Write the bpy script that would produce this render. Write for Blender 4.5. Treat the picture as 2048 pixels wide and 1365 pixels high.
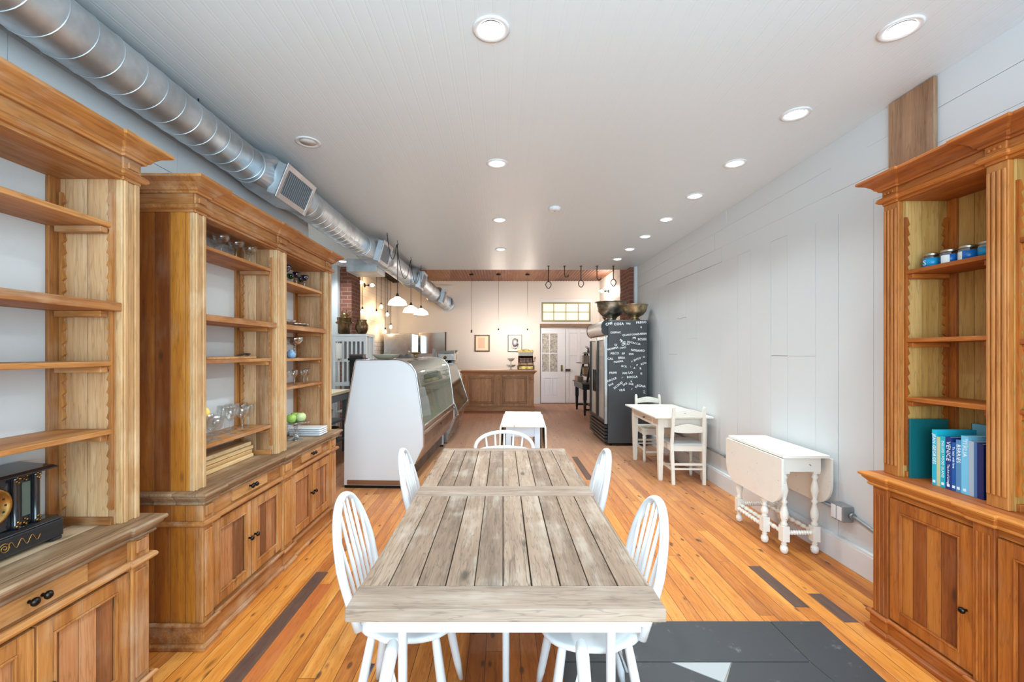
import bpy, bmesh, math, random
from math import sin, cos, pi, radians, floor
from mathutils import Vector, Matrix
random.seed(7)
for _o in list(bpy.data.objects): bpy.data.objects.remove(_o)
SC = bpy.context.scene
COL = SC.collection

# ---------------------------------------------------------------- camera
F = 880.0                                   # focal length in pixels of the 2048-wide frame
cd = bpy.data.cameras.new('camera'); cam = bpy.data.objects.new('camera', cd); COL.objects.link(cam)
cam.location = (0, 0, 1.45); cam.rotation_euler = (pi/2, 0, 0)
cd.sensor_width = 36; cd.lens = F/2048*36
cd.shift_x = 18/2048; cd.shift_y = 22.5/2048
cd.clip_start = .05
SC.camera = cam

# ---------------------------------------------------------------- light and exposure
SC.view_settings.view_transform = 'Standard'; SC.view_settings.look = 'None'
SC.view_settings.gamma = 1; SC.view_settings.use_curve_mapping = False
SC.view_settings.exposure = 0.12
SC.cycles.use_denoising = True
SC.cycles.max_bounces = 10; SC.cycles.diffuse_bounces = 6; SC.cycles.glossy_bounces = 4
SC.cycles.transparent_max_bounces = 16; SC.cycles.sample_clamp_indirect = 6
SC.cycles.caustics_reflective = False; SC.cycles.caustics_refractive = False
W = bpy.data.worlds.new('sky'); SC.world = W; W.use_nodes = True
W.node_tree.nodes['Background'].inputs[0].default_value = (.80, .90, 1, 1)
W.node_tree.nodes['Background'].inputs[1].default_value = 2.5

def area(name, loc, rot, sx, sy, power, color):
    l = bpy.data.lights.new(name, 'AREA'); l.shape = 'RECTANGLE'; l.size = sx; l.size_y = sy
    l.energy = power; l.color = color
    o = bpy.data.objects.new(name, l); COL.objects.link(o); o.location = loc; o.rotation_euler = rot
    return o
# daylight of the shop window behind the camera
area('shop_window_daylight', (.2, -1.72, 1.65), (radians(102), 0, 0), 4.0, 2.2, 232, (.54, .84, 1))
LAMP = 9.0           # brightness of the recessed lenses
SPOT = 70.0          # power of each recessed lamp's beam
BULB = 80.0          # strength of the bare bulbs

# ---------------------------------------------------------------- helpers
def lin(c):
    def f(v):
        v /= 255.0
        return v/12.92 if v <= .04045 else ((v+.055)/1.055)**2.4
    return (f(c[0]), f(c[1]), f(c[2]), 1)

class MB:
    """collects shapes into one mesh"""
    def __init__(s): s.v = []; s.f = []; s.sm = []; s.mi = []; s.m = 0
    def add(s, vs, fs, smooth=False):
        b = len(s.v); s.v += [tuple(p) for p in vs]
        for f in fs: s.f.append([b+i for i in f]); s.sm.append(smooth); s.mi.append(s.m)
        return s
    def box(s, x0, y0, z0, x1, y1, z1):
        if x0 > x1: x0, x1 = x1, x0
        if y0 > y1: y0, y1 = y1, y0
        if z0 > z1: z0, z1 = z1, z0
        return s.add([(x0,y0,z0),(x1,y0,z0),(x1,y1,z0),(x0,y1,z0),(x0,y0,z1),(x1,y0,z1),(x1,y1,z1),(x0,y1,z1)],
              [(0,3,2,1),(4,5,6,7),(0,1,5,4),(1,2,6,5),(2,3,7,6),(3,0,4,7)])
    def bar(s, p0, p1, w, h, up=(0,0,1)):
        """rectangular bar from p0 to p1"""
        p0 = Vector(p0); p1 = Vector(p1); d = (p1-p0).normalized(); u = Vector(up)
        a = d.cross(u).normalized()*w/2; b = a.cross(d).normalized()*h/2
        vs = [p+i*a+j*b for p in (p0,p1) for i,j in ((-1,-1),(1,-1),(1,1),(-1,1))]
        return s.add(vs, [(0,1,2,3),(7,6,5,4),(0,4,5,1),(1,5,6,2),(2,6,7,3),(3,7,4,0)])
    def tube(s, pts, r, n=8, closed=False, flat=None, ref=None):
        pts = [Vector(p) for p in pts]; N = len(pts)
        rs = r if isinstance(r, (list, tuple)) else [r]*N
        rings = []; prev = None
        for i, p in enumerate(pts):
            if closed: d = pts[(i+1) % N]-pts[i-1]
            else: d = pts[min(i+1, N-1)]-pts[max(i-1, 0)]
            d.normalize()
            if ref is not None: a = d.cross(Vector(ref))
            elif prev is None: a = d.cross(Vector((0,0,1))) if abs(d.z) < .9 else d.cross(Vector((1,0,0)))
            else: a = prev-d*prev.dot(d)
            a.normalize(); prev = a; b = d.cross(a)
            fl = flat or 1.0
            rings.append([p+a*(rs[i]*cos(2*pi*k/n))+b*(rs[i]*fl*sin(2*pi*k/n)) for k in range(n)])
        vs = [q for rg in rings for q in rg]; fs = []
        M = N if closed else N-1
        for i in range(M):
            j = (i+1) % N
            for k in range(n): fs.append((i*n+k, i*n+(k+1) % n, j*n+(k+1) % n, j*n+k))
        s.add(vs, fs, True)
        if not closed:
            b0 = len(s.v)-N*n
            s.f.append([b0+k for k in range(n)][::-1]); s.sm.append(False); s.mi.append(s.m)
            s.f.append([b0+(N-1)*n+k for k in range(n)]); s.sm.append(False); s.mi.append(s.m)
        return s
    def lathe(s, prof, n=24, c=(0,0,0), axis='z', smooth=True, sx=1, sy=1, wob=None):
        vs = []; fs = []; c = Vector(c); prof = [(max(r, .0006), z) for r, z in prof]
        for i, (r, z) in enumerate(prof):
            for k in range(n):
                a = 2*pi*k/n; rr = r*(1+(wob(i, a) if wob else 0))
                x, y = rr*cos(a)*sx, rr*sin(a)*sy
                if axis == 'z': p = (x, y, z)
                elif axis == 'y': p = (x, z, -y)
                else: p = (z, x, y)
                vs.append(c+Vector(p))
        m = len(prof)
        for i in range(m-1):
            for k in range(n): fs.append((i*n+k, i*n+(k+1) % n, (i+1)*n+(k+1) % n, (i+1)*n+k))
        s.add(vs, fs, smooth)
        b0 = len(s.v)-m*n
        if prof[0][0] > 1e-5: s.f.append([b0+k for k in range(n)][::-1]); s.sm.append(False); s.mi.append(s.m)
        if prof[-1][0] > 1e-5: s.f.append([b0+(m-1)*n+k for k in range(n)]); s.sm.append(False); s.mi.append(s.m)
        return s
    def prism(s, poly, axis, a0, a1, smooth=False):
        """polygon in the two other axes (in xyz order) extruded along axis"""
        def P(u, v, a): return (a,u,v) if axis == 'x' else ((u,a,v) if axis == 'y' else (u,v,a))
        n = len(poly)
        vs = [P(u,v,a0) for u,v in poly]+[P(u,v,a1) for u,v in poly]
        s.add(vs, [tuple(range(n))[::-1], tuple(range(n, 2*n))])
        s.add(vs, [(i, (i+1) % n, n+(i+1) % n, n+i) for i in range(n)], smooth)
        return s
    def sweep(s, path, prof):
        """profile (outward, z) swept along an axis-aligned plan path with mitres; outward is to the right of travel"""
        P = [Vector((x,y)) for x,y in path]; N = len(P); m = len(prof)
        nr = []
        for i in range(N-1):
            d = (P[i+1]-P[i]).normalized(); nr.append(Vector((d.y, -d.x)))
        vs = []
        for i in range(N):
            if i == 0: k = nr[0]
            elif i == N-1: k = nr[-1]
            else: k = nr[i-1]+nr[i] if abs(nr[i-1].dot(nr[i])) < .5 else nr[i]
            for o, z in prof: q = P[i]+k*o; vs.append((q.x, q.y, z))
        fs = [(i*m+j, (i+1)*m+j, (i+1)*m+(j+1) % m, i*m+(j+1) % m) for i in range(N-1) for j in range(m)]
        fs.append(tuple(range(m))); fs.append(tuple((N-1)*m+j for j in range(m))[::-1])
        return s.add(vs, fs)
    def move(s, M, start=0):
        for i in range(start, len(s.v)): s.v[i] = tuple(M @ Vector(s.v[i]))
        return s
    def build(s, name, mats, parent=None, bevel=0, subsurf=0, loc=None, rot=None):
        me = bpy.data.meshes.new(name); me.from_pydata(s.v, [], s.f)
        for m in (mats if isinstance(mats, (list, tuple)) else [mats]): me.materials.append(m)
        me.polygons.foreach_set('use_smooth', s.sm); me.polygons.foreach_set('material_index', s.mi)
        bm = bmesh.new(); bm.from_mesh(me); bmesh.ops.recalc_face_normals(bm, faces=bm.faces); bm.to_mesh(me); bm.free()
        me.update()
        o = bpy.data.objects.new(name, me); COL.objects.link(o)
        if parent: o.parent = parent
        if loc: o.location = loc
        if rot: o.rotation_euler = rot
        if bevel:
            b = o.modifiers.new('bevel', 'BEVEL'); b.width = bevel; b.segments = 2; b.limit_method = 'ANGLE'; b.angle_limit = radians(40)
        if subsurf:
            b = o.modifiers.new('sub', 'SUBSURF'); b.levels = subsurf; b.render_levels = subsurf
        return o

def tag(o, label, cat, group=None):
    o['label'] = label; o['category'] = cat
    if group: o['group'] = group
    return o
def thing(name, label, cat, loc=(0,0,0), rz=0, group=None):
    o = bpy.data.objects.new(name, None); COL.objects.link(o); o.empty_display_size = .1
    o.location = loc; o.rotation_euler = (0,0,rz)
    return tag(o, label, cat, group)
def struct(o): o['kind'] = 'structure'; return o
def kids(o): return [c for c in bpy.data.objects if c.parent == o]
def dup(root, loc, rz=None, label=None, group=None):
    tree = {}
    for c in bpy.data.objects:
        if c.parent: tree.setdefault(c.parent.name, []).append(c)
    def cp(o, par):
        c = o.copy(); COL.objects.link(c)
        if par: c.parent = par
        for k in tree.get(o.name, []): cp(k, c)
        return c
    r = cp(root, None); r.location = loc
    if rz is not None: r.rotation_euler = (0,0,rz)
    if label: r['label'] = label
    if group: r['group'] = group
    return r
def text_mesh(name, body, size, mat, parent=None, M=None, extrude=.0008, align='LEFT', bold=0.0, spacing=1.0):
    cu = bpy.data.curves.new(name, 'FONT'); cu.body = body; cu.size = size; cu.extrude = extrude
    cu.align_x = align; cu.align_y = 'CENTER'; cu.resolution_u = 2; cu.offset = bold*size; cu.space_character = spacing
    t = bpy.data.objects.new(name+'_tmp', cu); COL.objects.link(t)
    dg = bpy.context.evaluated_depsgraph_get(); dg.update()
    me = bpy.data.meshes.new_from_object(t.evaluated_get(dg)); bpy.data.objects.remove(t)
    me.materials.clear(); me.materials.append(mat); me.name = name
    if M is not None: me.transform(M)
    o = bpy.data.objects.new(name, me); COL.objects.link(o)
    if parent: o.parent = parent
    return o

# ---------------------------------------------------------------- materials
class NT:
    def __init__(s, name):
        s.m = bpy.data.materials.new(name); s.m.use_nodes = True; s.t = s.m.node_tree
        s.b = s.t.nodes['Principled BSDF']; s.out = s.t.nodes['Material Output']
    def n(s, typ, **kw):
        nd = s.t.nodes.new('ShaderNode'+typ)
        for k, v in kw.items():
            if k.startswith('i_'):
                key = k[2:]; key = int(key) if key.isdigit() else key.replace('_', ' ')
                s.set(nd.inputs[key], v)
            else: setattr(nd, k, v)
        return nd
    def set(s, inp, v):
        if isinstance(v, bpy.types.NodeSocket): s.t.links.new(v, inp)
        else: inp.default_value = v
    def math(s, op, a, b=0.0, c=0.0):
        nd = s.t.nodes.new('ShaderNodeMath'); nd.operation = op
        s.set(nd.inputs[0], a); s.set(nd.inputs[1], b)
        if len(nd.inputs) > 2: s.set(nd.inputs[2], c)
        return nd.outputs[0]
    def mix(s, f, a, b, mode='MIX'):
        nd = s.t.nodes.new('ShaderNodeMix'); nd.data_type = 'RGBA'; nd.blend_type = mode
        s.set(nd.inputs[0], f); s.set(nd.inputs[6], a); s.set(nd.inputs[7], b)
        return nd.outputs[2]
    def ramp(s, f, stops):
        nd = s.t.nodes.new('ShaderNodeValToRGB'); e = nd.color_ramp.elements
        while len(e) < len(stops): e.new(.5)
        for i, (p, c) in enumerate(stops): e[i].position = p; e[i].color = c
        s.set(nd.inputs[0], f); return nd.outputs[0]
    def smooth(s, x, a, b, lo=0.0, hi=1.0):
        nd = s.t.nodes.new('ShaderNodeMapRange'); nd.interpolation_type = 'SMOOTHSTEP'
        s.set(nd.inputs[0], x); s.set(nd.inputs[1], a); s.set(nd.inputs[2], b); s.set(nd.inputs[3], lo); s.set(nd.inputs[4], hi)
        return nd.outputs[0]
    def comb(s, x, y, z):
        nd = s.t.nodes.new('ShaderNodeCombineXYZ')
        for i, v in enumerate((x, y, z)): s.set(nd.inputs[i], v)
        return nd.outputs[0]
    def noise(s, vec, scale=1.0, detail=3.0, rough=.55):
        nd = s.t.nodes.new('ShaderNodeTexNoise'); s.set(nd.inputs['Vector'], vec)
        nd.inputs['Scale'].default_value = scale; nd.inputs['Detail'].default_value = detail; nd.inputs['Roughness'].default_value = rough
        return nd.outputs['Fac']
    def white(s, vec):
        nd = s.t.nodes.new('ShaderNodeTexWhiteNoise'); s.set(nd.inputs['Vector'], vec); return nd.outputs['Value']
    def bump(s, h, strength=.3, dist=.01):
        nd = s.t.nodes.new('ShaderNodeBump'); nd.inputs['Strength'].default_value = strength; nd.inputs['Distance'].default_value = dist
        s.set(nd.inputs['Height'], h); s.t.links.new(nd.outputs[0], s.b.inputs['Normal'])
    def col(s, c): s.set(s.b.inputs['Base Color'], c)

def plain(name, rgb, rough=.5, metal=0.0, coat=0.0, spec=.5):
    k = NT(name); k.col(lin(rgb)); k.b.inputs['Roughness'].default_value = rough; k.b.inputs['Metallic'].default_value = metal
    k.b.inputs['Coat Weight'].default_value = coat; k.b.inputs['Specular IOR Level'].default_value = spec
    return k.m
def emit(name, rgb, strength):
    k = NT(name); k.b.inputs['Emission Color'].default_value = lin(rgb); k.b.inputs['Emission Strength'].default_value = strength
    k.col(lin(rgb)); return k.m

def wood(name, tones, axis='z', board=None, across='x', wear=.25, wear_col=(214,190,160), rough=.55, knots=.5, grain=1.0, seam=.6, var=.8, joint=None, lines=.26, cracks=0.0):
    """board wood; tones dark..light; boards of given width laid side by side along 'across', grain along 'axis'"""
    k = NT(name)
    tc = k.n('TexCoord'); sp = k.n('SeparateXYZ'); k.t.links.new(tc.outputs['Object'], sp.inputs[0])
    C = {'x': sp.outputs[0], 'y': sp.outputs[1], 'z': sp.outputs[2]}
    oi = k.n('ObjectInfo')
    r0 = k.math('MULTIPLY', oi.outputs['Random'], 7.0)
    third = [c for c in 'xyz' if c not in (axis, across)][0]
    if board:
        u = k.math('DIVIDE', C[across], board); bi = k.math('FLOOR', u); fr = k.math('SUBTRACT', u, bi)
        if joint:
            off = k.math('MULTIPLY', k.white(k.comb(bi, 3.1, 0.0)), joint)
            v = k.math('DIVIDE', k.math('ADD', C[axis], off), joint); bj = k.math('FLOOR', v); fj = k.math('SUBTRACT', v, bj)
            rnd = k.white(k.comb(bi, bj, 1.7))
        else:
            rnd = k.white(k.comb(bi, r0, 1.7))
        sh = k.math('MULTIPLY', rnd, 31.0)
    else:
        rnd = None; sh = r0
    ga, gb, gc = {'z': (14, 14, 1.1), 'x': (1.1, 14, 14), 'y': (14, 1.1, 14)}[axis]
    g = grain
    vec = k.comb(k.math('ADD', k.math('MULTIPLY', C['x'], ga*g), sh), k.math('ADD', k.math('MULTIPLY', C['y'], gb*g), sh), k.math('ADD', k.math('MULTIPLY', C['z'], gc*g), sh))
    n1 = k.noise(vec, 1.0, 4.0, .6)
    fine = k.noise(vec, 6.0, 2.0, .7)
    broad = k.noise(vec, .22, 2.0, .5)
    f = k.math('ADD', k.math('MULTIPLY', n1, .55), k.math('MULTIPLY', fine, .25))
    f = k.math('ADD', f, k.math('MULTIPLY', broad, .35))
    if rnd is not None: f = k.math('ADD', f, k.math('MULTIPLY', k.math('SUBTRACT', rnd, .5), .45*var))
    f = k.math('ADD', k.math('MULTIPLY', k.math('SUBTRACT', f, .575), 1.75), .5)
    st = [(.12+.76*i/(len(tones)-1), lin(t)) for i, t in enumerate(tones)]
    c = k.ramp(f, st)
    # thin dark growth lines
    gl = k.noise(vec, 2.6, 2.0, .6)
    c = k.mix(k.math('MULTIPLY', k.smooth(k.math('ABSOLUTE', k.math('SUBTRACT', gl, .5)), .0, .035, 1.0, 0.0), lines), c, lin(tuple(int(q*.62) for q in tones[0])))
    if cracks:
        cn = k.noise(vec, .55, 3.0, .55); cm = k.noise(vec, .3, 1.0)
        ck = k.math('MULTIPLY', k.smooth(k.math('ABSOLUTE', k.math('SUBTRACT', cn, .5)), .0, .012, 1.0, 0.0), k.smooth(cm, .5, .6))
        c = k.mix(k.math('MULTIPLY', ck, cracks), c, lin((58,44,36)))
    # knots
    if knots:
        kv = {'z': (9, 9, 3.2), 'x': (3.2, 9, 9), 'y': (9, 3.2, 9)}[axis]
        vo = k.n('TexVoronoi'); vo.inputs['Scale'].default_value = 1
        k.t.links.new(k.comb(k.math('ADD', k.math('MULTIPLY', C['x'], kv[0]), sh), k.math('ADD', k.math('MULTIPLY', C['y'], kv[1]), sh), k.math('MULTIPLY', C['z'], kv[2])), vo.inputs['Vector'])
        kn = k.smooth(vo.outputs['Distance'], .06, .17, 1.0, 0.0)
        kd = k.smooth(k.white(vo.outputs['Color']), 1-knots*.5, 1-knots*.5+.05)
        c = k.mix(k.math('MULTIPLY', k.math('MULTIPLY', kn, kd), .8), c, lin(tuple(int(q*.42) for q in tones[0])))
    if wear:
        wn = k.noise(vec, .9, 5.0, .7)
        w2 = k.noise(tc.outputs['Object'], 5.0, 3.0, .6)
        wf = k.smooth(k.math('ADD', k.math('MULTIPLY', wn, .6), k.math('MULTIPLY', w2, .5)), .52, .72)
        c = k.mix(k.math('MULTIPLY', wf, wear), c, lin(wear_col))
    h = k.math('MULTIPLY', n1, .5)
    if board:
        e = k.math('MINIMUM', fr, k.math('SUBTRACT', 1.0, fr))
        sm = k.smooth(e, .008, .03, 1.0, 0.0)
        if joint:
            ej = k.math('MULTIPLY', k.math('MINIMUM', fj, k.math('SUBTRACT', 1.0, fj)), joint/board)
            sm = k.math('MAXIMUM', sm, k.smooth(ej, .008, .03, 1.0, 0.0))
        c = k.mix(k.math('MULTIPLY', sm, seam), c, lin(tuple(int(q*.3) for q in tones[0])))
        h = k.math('SUBTRACT', h, k.math('MULTIPLY', sm, 1.2))
    k.col(c); k.b.inputs['Roughness'].default_value = rough
    k.bump(h, .35, .004)
    k.c = c
    return k

def painted(name, rgb, rough=.45, dirt=.12, dirt_col=(150,140,125), scale=9.0, bump=.12, chips=0.0):
    k = NT(name); tc = k.n('TexCoord')
    n = k.noise(tc.outputs['Object'], scale, 5.0, .65)
    c = k.mix(k.math('MULTIPLY', k.smooth(n, .52, .8), dirt), lin(rgb), lin(dirt_col))
    if chips:
        q = k.noise(tc.outputs['Object'], 38.0, 3.0, .5)
        c = k.mix(k.math('MULTIPLY', k.smooth(q, .71, .735), chips), c, lin((86,66,52)))
    k.col(c); k.b.inputs['Roughness'].default_value = rough
    k.bump(k.noise(tc.outputs['Object'], scale*5, 3.0), bump, .003)
    return k.m
def metal(name, rgb, rough=.3, blot=.25, scale=6.0, metallic=1.0):
    k = NT(name); tc = k.n('TexCoord')
    n = k.noise(tc.outputs['Object'], scale, 4.0, .6)
    k.col(k.mix(k.smooth(n, .35, .7), lin(rgb), lin(tuple(int(v*(1-blot)) for v in rgb))))
    k.b.inputs['Metallic'].default_value = metallic
    k.set(k.b.inputs['Roughness'], k.math('ADD', k.math('MULTIPLY', n, .25), rough-.12))
    return k.m
def glass(name, rgb=(245,250,250), tint=.08, rough=.02, edge=.45):
    """thin clear glass: see-through face on, reflecting at the rim"""
    k = NT(name); k.t.nodes.remove(k.b)
    lw = k.n('LayerWeight'); lw.inputs['Blend'].default_value = .35
    tr = k.n('BsdfTransparent'); tr.inputs[0].default_value = lin(rgb)
    gl = k.n('BsdfGlossy'); gl.inputs['Roughness'].default_value = rough; gl.inputs[0].default_value = lin((240,244,246))
    mx = k.n('MixShader'); k.t.links.new(k.math('ADD', k.math('MULTIPLY', lw.outputs['Facing'], edge), tint), mx.inputs[0])
    k.t.links.new(tr.outputs[0], mx.inputs[1]); k.t.links.new(gl.outputs[0], mx.inputs[2]); k.t.links.new(mx.outputs[0], k.out.inputs[0])
    return k.m

M = {}
M['white_chair'] = painted('white_chair_paint', (226,226,227), .38, .08)
M['cream'] = painted('cream_paint', (232,226,214), .45, .2, (170,158,140), 9, .12, .75)
M['cream_chipped'] = painted('chipped_cream_paint', (238,232,222), .4, .16, (190,175,150), 8, .12, 1.0)
M['wall_white'] = painted('white_wall_paint', (214,216,218), .55, .06, (200,200,200), 5, .22)
M['wall_gap'] = plain('board_gap', (120,118,116), .9)
M['wall_warm'] = painted('warm_white_plaster', (228,222,216), .6, .06, (205,198,190), 2)
M['door_white'] = painted('door_white_paint', (234,238,246), .4, .06)
M['trim_white'] = painted('trim_white_paint', (226,228,231), .4, .06)
M['backboard'] = painted('white_backboard', (212,212,212), .5, .2, (178,174,170), 6, .2)
M['steel'] = metal('brushed_steel', (196,198,200), .28, .1, 3)
M['chrome'] = metal('chrome_trim', (215,216,218), .16, .05, 3)
M['dark_steel'] = metal('dark_steel', (60,60,62), .35, .2)
M['galv'] = metal('galvanised_steel', (214,221,227), .42, .16, 4, .9)
M['knob'] = metal('iron_knob', (58,54,52), .35, .2)
M['silver'] = metal('tarnished_silver', (186,174,156), .34, .4, 8, .9)
M['brass'] = metal('aged_brass', (176,140,82), .3, .35, 8)
M['gold'] = metal('gilt', (196,150,84), .34, .35, 20)
M['black'] = plain('black_paint', (30,31,33), .35)
M['black_gloss'] = plain('black_lacquer', (24,26,30), .15, 0, .5)
M['black_cord'] = plain('black_cord', (40,36,33), .7)
M['cord_light'] = plain('pale_cord', (168,150,134), .7)
M['iron'] = plain('wrought_iron', (46,40,36), .6, .4)
M['glass'] = glass('clear_glass', (250,252,252), .07, .04, .42)
M['case_glass'] = glass('display_glass', (222,232,222), .16, .02, .5)
M['lampglass'] = emit('milk_glass_shade', (255,236,214), 4.0)
M['bulb'] = emit('warm_bulb', (255,216,166), BULB)
M['bulb_back'] = emit('bright_bulb', (255,241,226), 600)
M['lens'] = emit('recessed_lens', (234,250,255), LAMP)
M['lens_off'] = plain('unlit_lens', (214,212,208), .5)
M['trimring'] = plain('lamp_trim_ring', (226,226,228), .45)
M['plastic_grey'] = plain('grey_conduit', (150,153,156), .45, .5)
M['plate_white'] = plain('white_china', (236,236,238), .25)
M['paper'] = plain('paper', (226,222,214), .8)

# ================================================================ setting
# floor: narrow orange pine boards running away from the camera, paler rear light painted in as grey towards the back
def floor_mat():
    k = wood('pine_floor', [(146,76,26),(190,110,42),(214,136,56),(228,160,84)], 'y', .083, 'x', .12, (206,160,112), .36, .8, 1.1, .75, .42, 2.6)
    tc = k.n('TexCoord'); sp = k.n('SeparateXYZ'); k.t.links.new(tc.outputs['Object'], sp.inputs[0])
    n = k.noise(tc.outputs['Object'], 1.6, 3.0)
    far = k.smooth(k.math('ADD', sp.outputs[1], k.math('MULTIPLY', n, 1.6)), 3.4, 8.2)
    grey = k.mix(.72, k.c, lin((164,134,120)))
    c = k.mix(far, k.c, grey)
    # worn walnut-coloured boards under the big table
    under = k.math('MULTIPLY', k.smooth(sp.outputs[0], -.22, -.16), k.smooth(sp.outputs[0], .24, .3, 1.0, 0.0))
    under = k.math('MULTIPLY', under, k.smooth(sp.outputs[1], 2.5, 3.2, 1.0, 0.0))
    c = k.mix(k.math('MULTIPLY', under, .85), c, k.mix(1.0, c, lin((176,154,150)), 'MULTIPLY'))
    # nail stains
    vo = k.n('TexVoronoi'); vo.inputs['Scale'].default_value = 1.0
    k.t.links.new(k.comb(k.math('MULTIPLY', sp.outputs[0], 13.0), k.math('MULTIPLY', sp.outputs[1], 5.5), 0.0), vo.inputs['Vector'])
    spot = k.math('MULTIPLY', k.smooth(vo.outputs['Distance'], .08, .19, 1.0, 0.0), k.smooth(k.white(vo.outputs['Color']), .36, .42))
    c = k.mix(k.math('MULTIPLY', spot, .78), c, lin((66,40,28)))
    k.col(c); k.b.inputs['Roughness'].default_value = .46; k.b.inputs['Specular IOR Level'].default_value = .35
    return k.m
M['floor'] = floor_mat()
M['old_board'] = wood('dark_old_board', [(58,40,34),(92,66,56),(120,90,76)], 'y', None, 'x', .1, (150,120,100), .45, .6).m
M['red_board'] = wood('reddish_board', [(160,78,36),(190,100,48),(206,122,62)], 'y', None, 'x', .1, (210,150,100), .4, .6).m
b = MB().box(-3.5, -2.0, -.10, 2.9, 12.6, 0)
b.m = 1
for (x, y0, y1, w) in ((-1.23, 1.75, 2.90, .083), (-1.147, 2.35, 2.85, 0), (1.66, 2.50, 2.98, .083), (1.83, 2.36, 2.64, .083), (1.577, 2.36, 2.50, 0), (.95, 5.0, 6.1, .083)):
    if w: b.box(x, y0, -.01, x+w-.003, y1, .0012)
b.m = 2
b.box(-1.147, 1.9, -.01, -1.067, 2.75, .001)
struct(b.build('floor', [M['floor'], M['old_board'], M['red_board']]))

# front ceiling: white beadboard
def bead_mat():
    k = NT('beadboard_ceiling'); tc = k.n('TexCoord'); sp = k.n('SeparateXYZ'); k.t.links.new(tc.outputs['Object'], sp.inputs[0])
    u = k.math('DIVIDE', sp.outputs[0], .078); fr = k.math('FRACT', u)
    e = k.math('ABSOLUTE', k.math('SUBTRACT', fr, .5))
    bead = k.smooth(e, .07, .14, 1.0, 0.0)
    groove = k.smooth(k.math('ABSOLUTE', k.math('SUBTRACT', e, .11)), .0, .045, 1.0, 0.0)
    n = k.noise(tc.outputs['Object'], 1.2, 3.0)
    k.col(k.mix(k.math('MULTIPLY', n, .12), lin((228,236,241)), lin((214,222,228))))
    k.b.inputs['Roughness'].default_value = .42
    k.bump(k.math('SUBTRACT', k.math('MULTIPLY', bead, .5), groove), .22, .004)
    return k.m
M['bead'] = bead_mat()
struct(MB().box(-3.35, -2.0, 2.95, 2.5, 8.0, 3.05).build('ceiling', M['bead']))
# rusty corrugated ceiling over the back of the room
def tin_mat():
    k = NT('rusty_tin'); tc = k.n('TexCoord'); sp = k.n('SeparateXYZ'); k.t.links.new(tc.outputs['Object'], sp.inputs[0])
    sh = k.math('FLOOR', k.math('DIVIDE', k.math('ADD', sp.outputs[0], k.math('MULTIPLY', sp.outputs[1], .12)), .58))
    r = k.white(k.comb(sh, 2.0, 0.0))
    n = k.noise(k.comb(k.math('MULTIPLY', sp.outputs[0], 6.0), k.math('MULTIPLY', sp.outputs[1], 1.5), 0.0), 1.0, 5.0, .6)
    k.col(k.ramp(k.math('ADD', k.math('MULTIPLY', r, .45), k.math('MULTIPLY', n, .6)), [(.2, lin((92,52,32))), (.5, lin((130,82,56))), (.8, lin((164,124,94)))]))
    k.b.inputs['Roughness'].default_value = .5; k.b.inputs['Metallic'].default_value = .25
    return k.m
b = MB(); n = 320
vs = []
for i in range(n+1):
    x = -3.3+6.15*i/n; z = 3.458+.011*sin(x/.075*2*pi)
    vs += [(x, 8.0, z), (x, 12.45, z)]
b.add(vs, [(2*i, 2*i+2, 2*i+3, 2*i+1) for i in range(n)], True)
b.box(-3.4, 7.9, 3.48, 2.9, 12.5, 3.55)
struct(b.build('ceiling_rear', tin_mat()))
struct(MB().box(-3.35, 7.93, 3.051, 2.85, 8.0, 3.478).build('trim_1', M['trim_white']))

# board walls
def board_wall(name, X, face, y0, y1, z1, segs, thick=.1, seed=1, gap_mat=None):
    """wall of painted boards on a backing; face=+1 looks to +X, -1 to -X"""
    rnd = random.Random(seed); b = MB(); b.m = 1
    def put(ya, yb, za, zb):
        d = rnd.uniform(0, .003); g = rnd.choice([.0008, .0015, .0025, .0045]); h = rnd.choice([.0006, .0015, .004])
        xa, xb = X-face*.014, X-face*d
        b.box(xa, ya+g/2, za+h/2, xb, yb-g/2, zb-h/2)
    b.box(X-face*.012, y0, 0, X-face*thick, y1, z1)
    b.m = 0
    for (za, zb, kind, size) in segs:
        if kind == 'h':
            z = za
            while z < zb-.01:
                zz = min(z+size*rnd.uniform(.85, 1.1), zb)
                if zb-zz < .05: zz = zb
                y = y0
                while y < y1-.01:
                    yy = min(y+rnd.uniform(.6, 2.4), y1)
                    if y1-yy < .2: yy = y1
                    put(y, yy, z, zz); y = yy
                z = zz
        else:
            y = y0
            while y < y1-.01:
                yy = min(y+size*rnd.uniform(.75, 1.2), y1)
                if y1-yy < .08: yy = y1
                if rnd.random() < .45:
                    zm = rnd.choice([1.42, 1.42, 1.9, 1.62]); put(y, yy, za, zm); put(y, yy, zm, zb)
                else: put(y, yy, za, zb)
                y = yy
    return struct(b.build(name, [M['wall_white'], gap_mat or M['wall_gap']]))
board_wall('wall_right', 2.35, -1, -2.0, 7.74, 2.95, [(0, 2.42, 'v', .29), (2.42, 2.95, 'h', .18)], seed=5)
board_wall('wall_left', -1.97, 1, -2.0, 4.46, 2.95, [(0, 2.3, 'v', .29), (2.3, 2.95, 'h', .22)], seed=9)
struct(MB().box(2.318, -1.9, 0, 2.35, 7.74, .155).box(2.322, -1.9, .155, 2.35, 7.74, .17).build('baseboard_right', M['trim_white'], bevel=.003))
struct(MB().box(2.30, 7.70, 0, 2.47, 7.76, 2.95).build('trim_2', M['trim_white'], bevel=.003))
# kitchen alcove on the left
struct(MB().box(-3.35, 4.46, 0, -2.07, 4.56, 2.95).build('wall_alcove_front', M['wall_white']))
struct(MB().box(-3.35, 4.56, 0, -3.25, 7.6, 2.95).build('wall_alcove_side', M['wall_white']))
struct(MB().box(-3.35, 7.6, 0, -2.86, 7.72, 2.95).build('wall_alcove_back', M['wall_white']))
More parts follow.
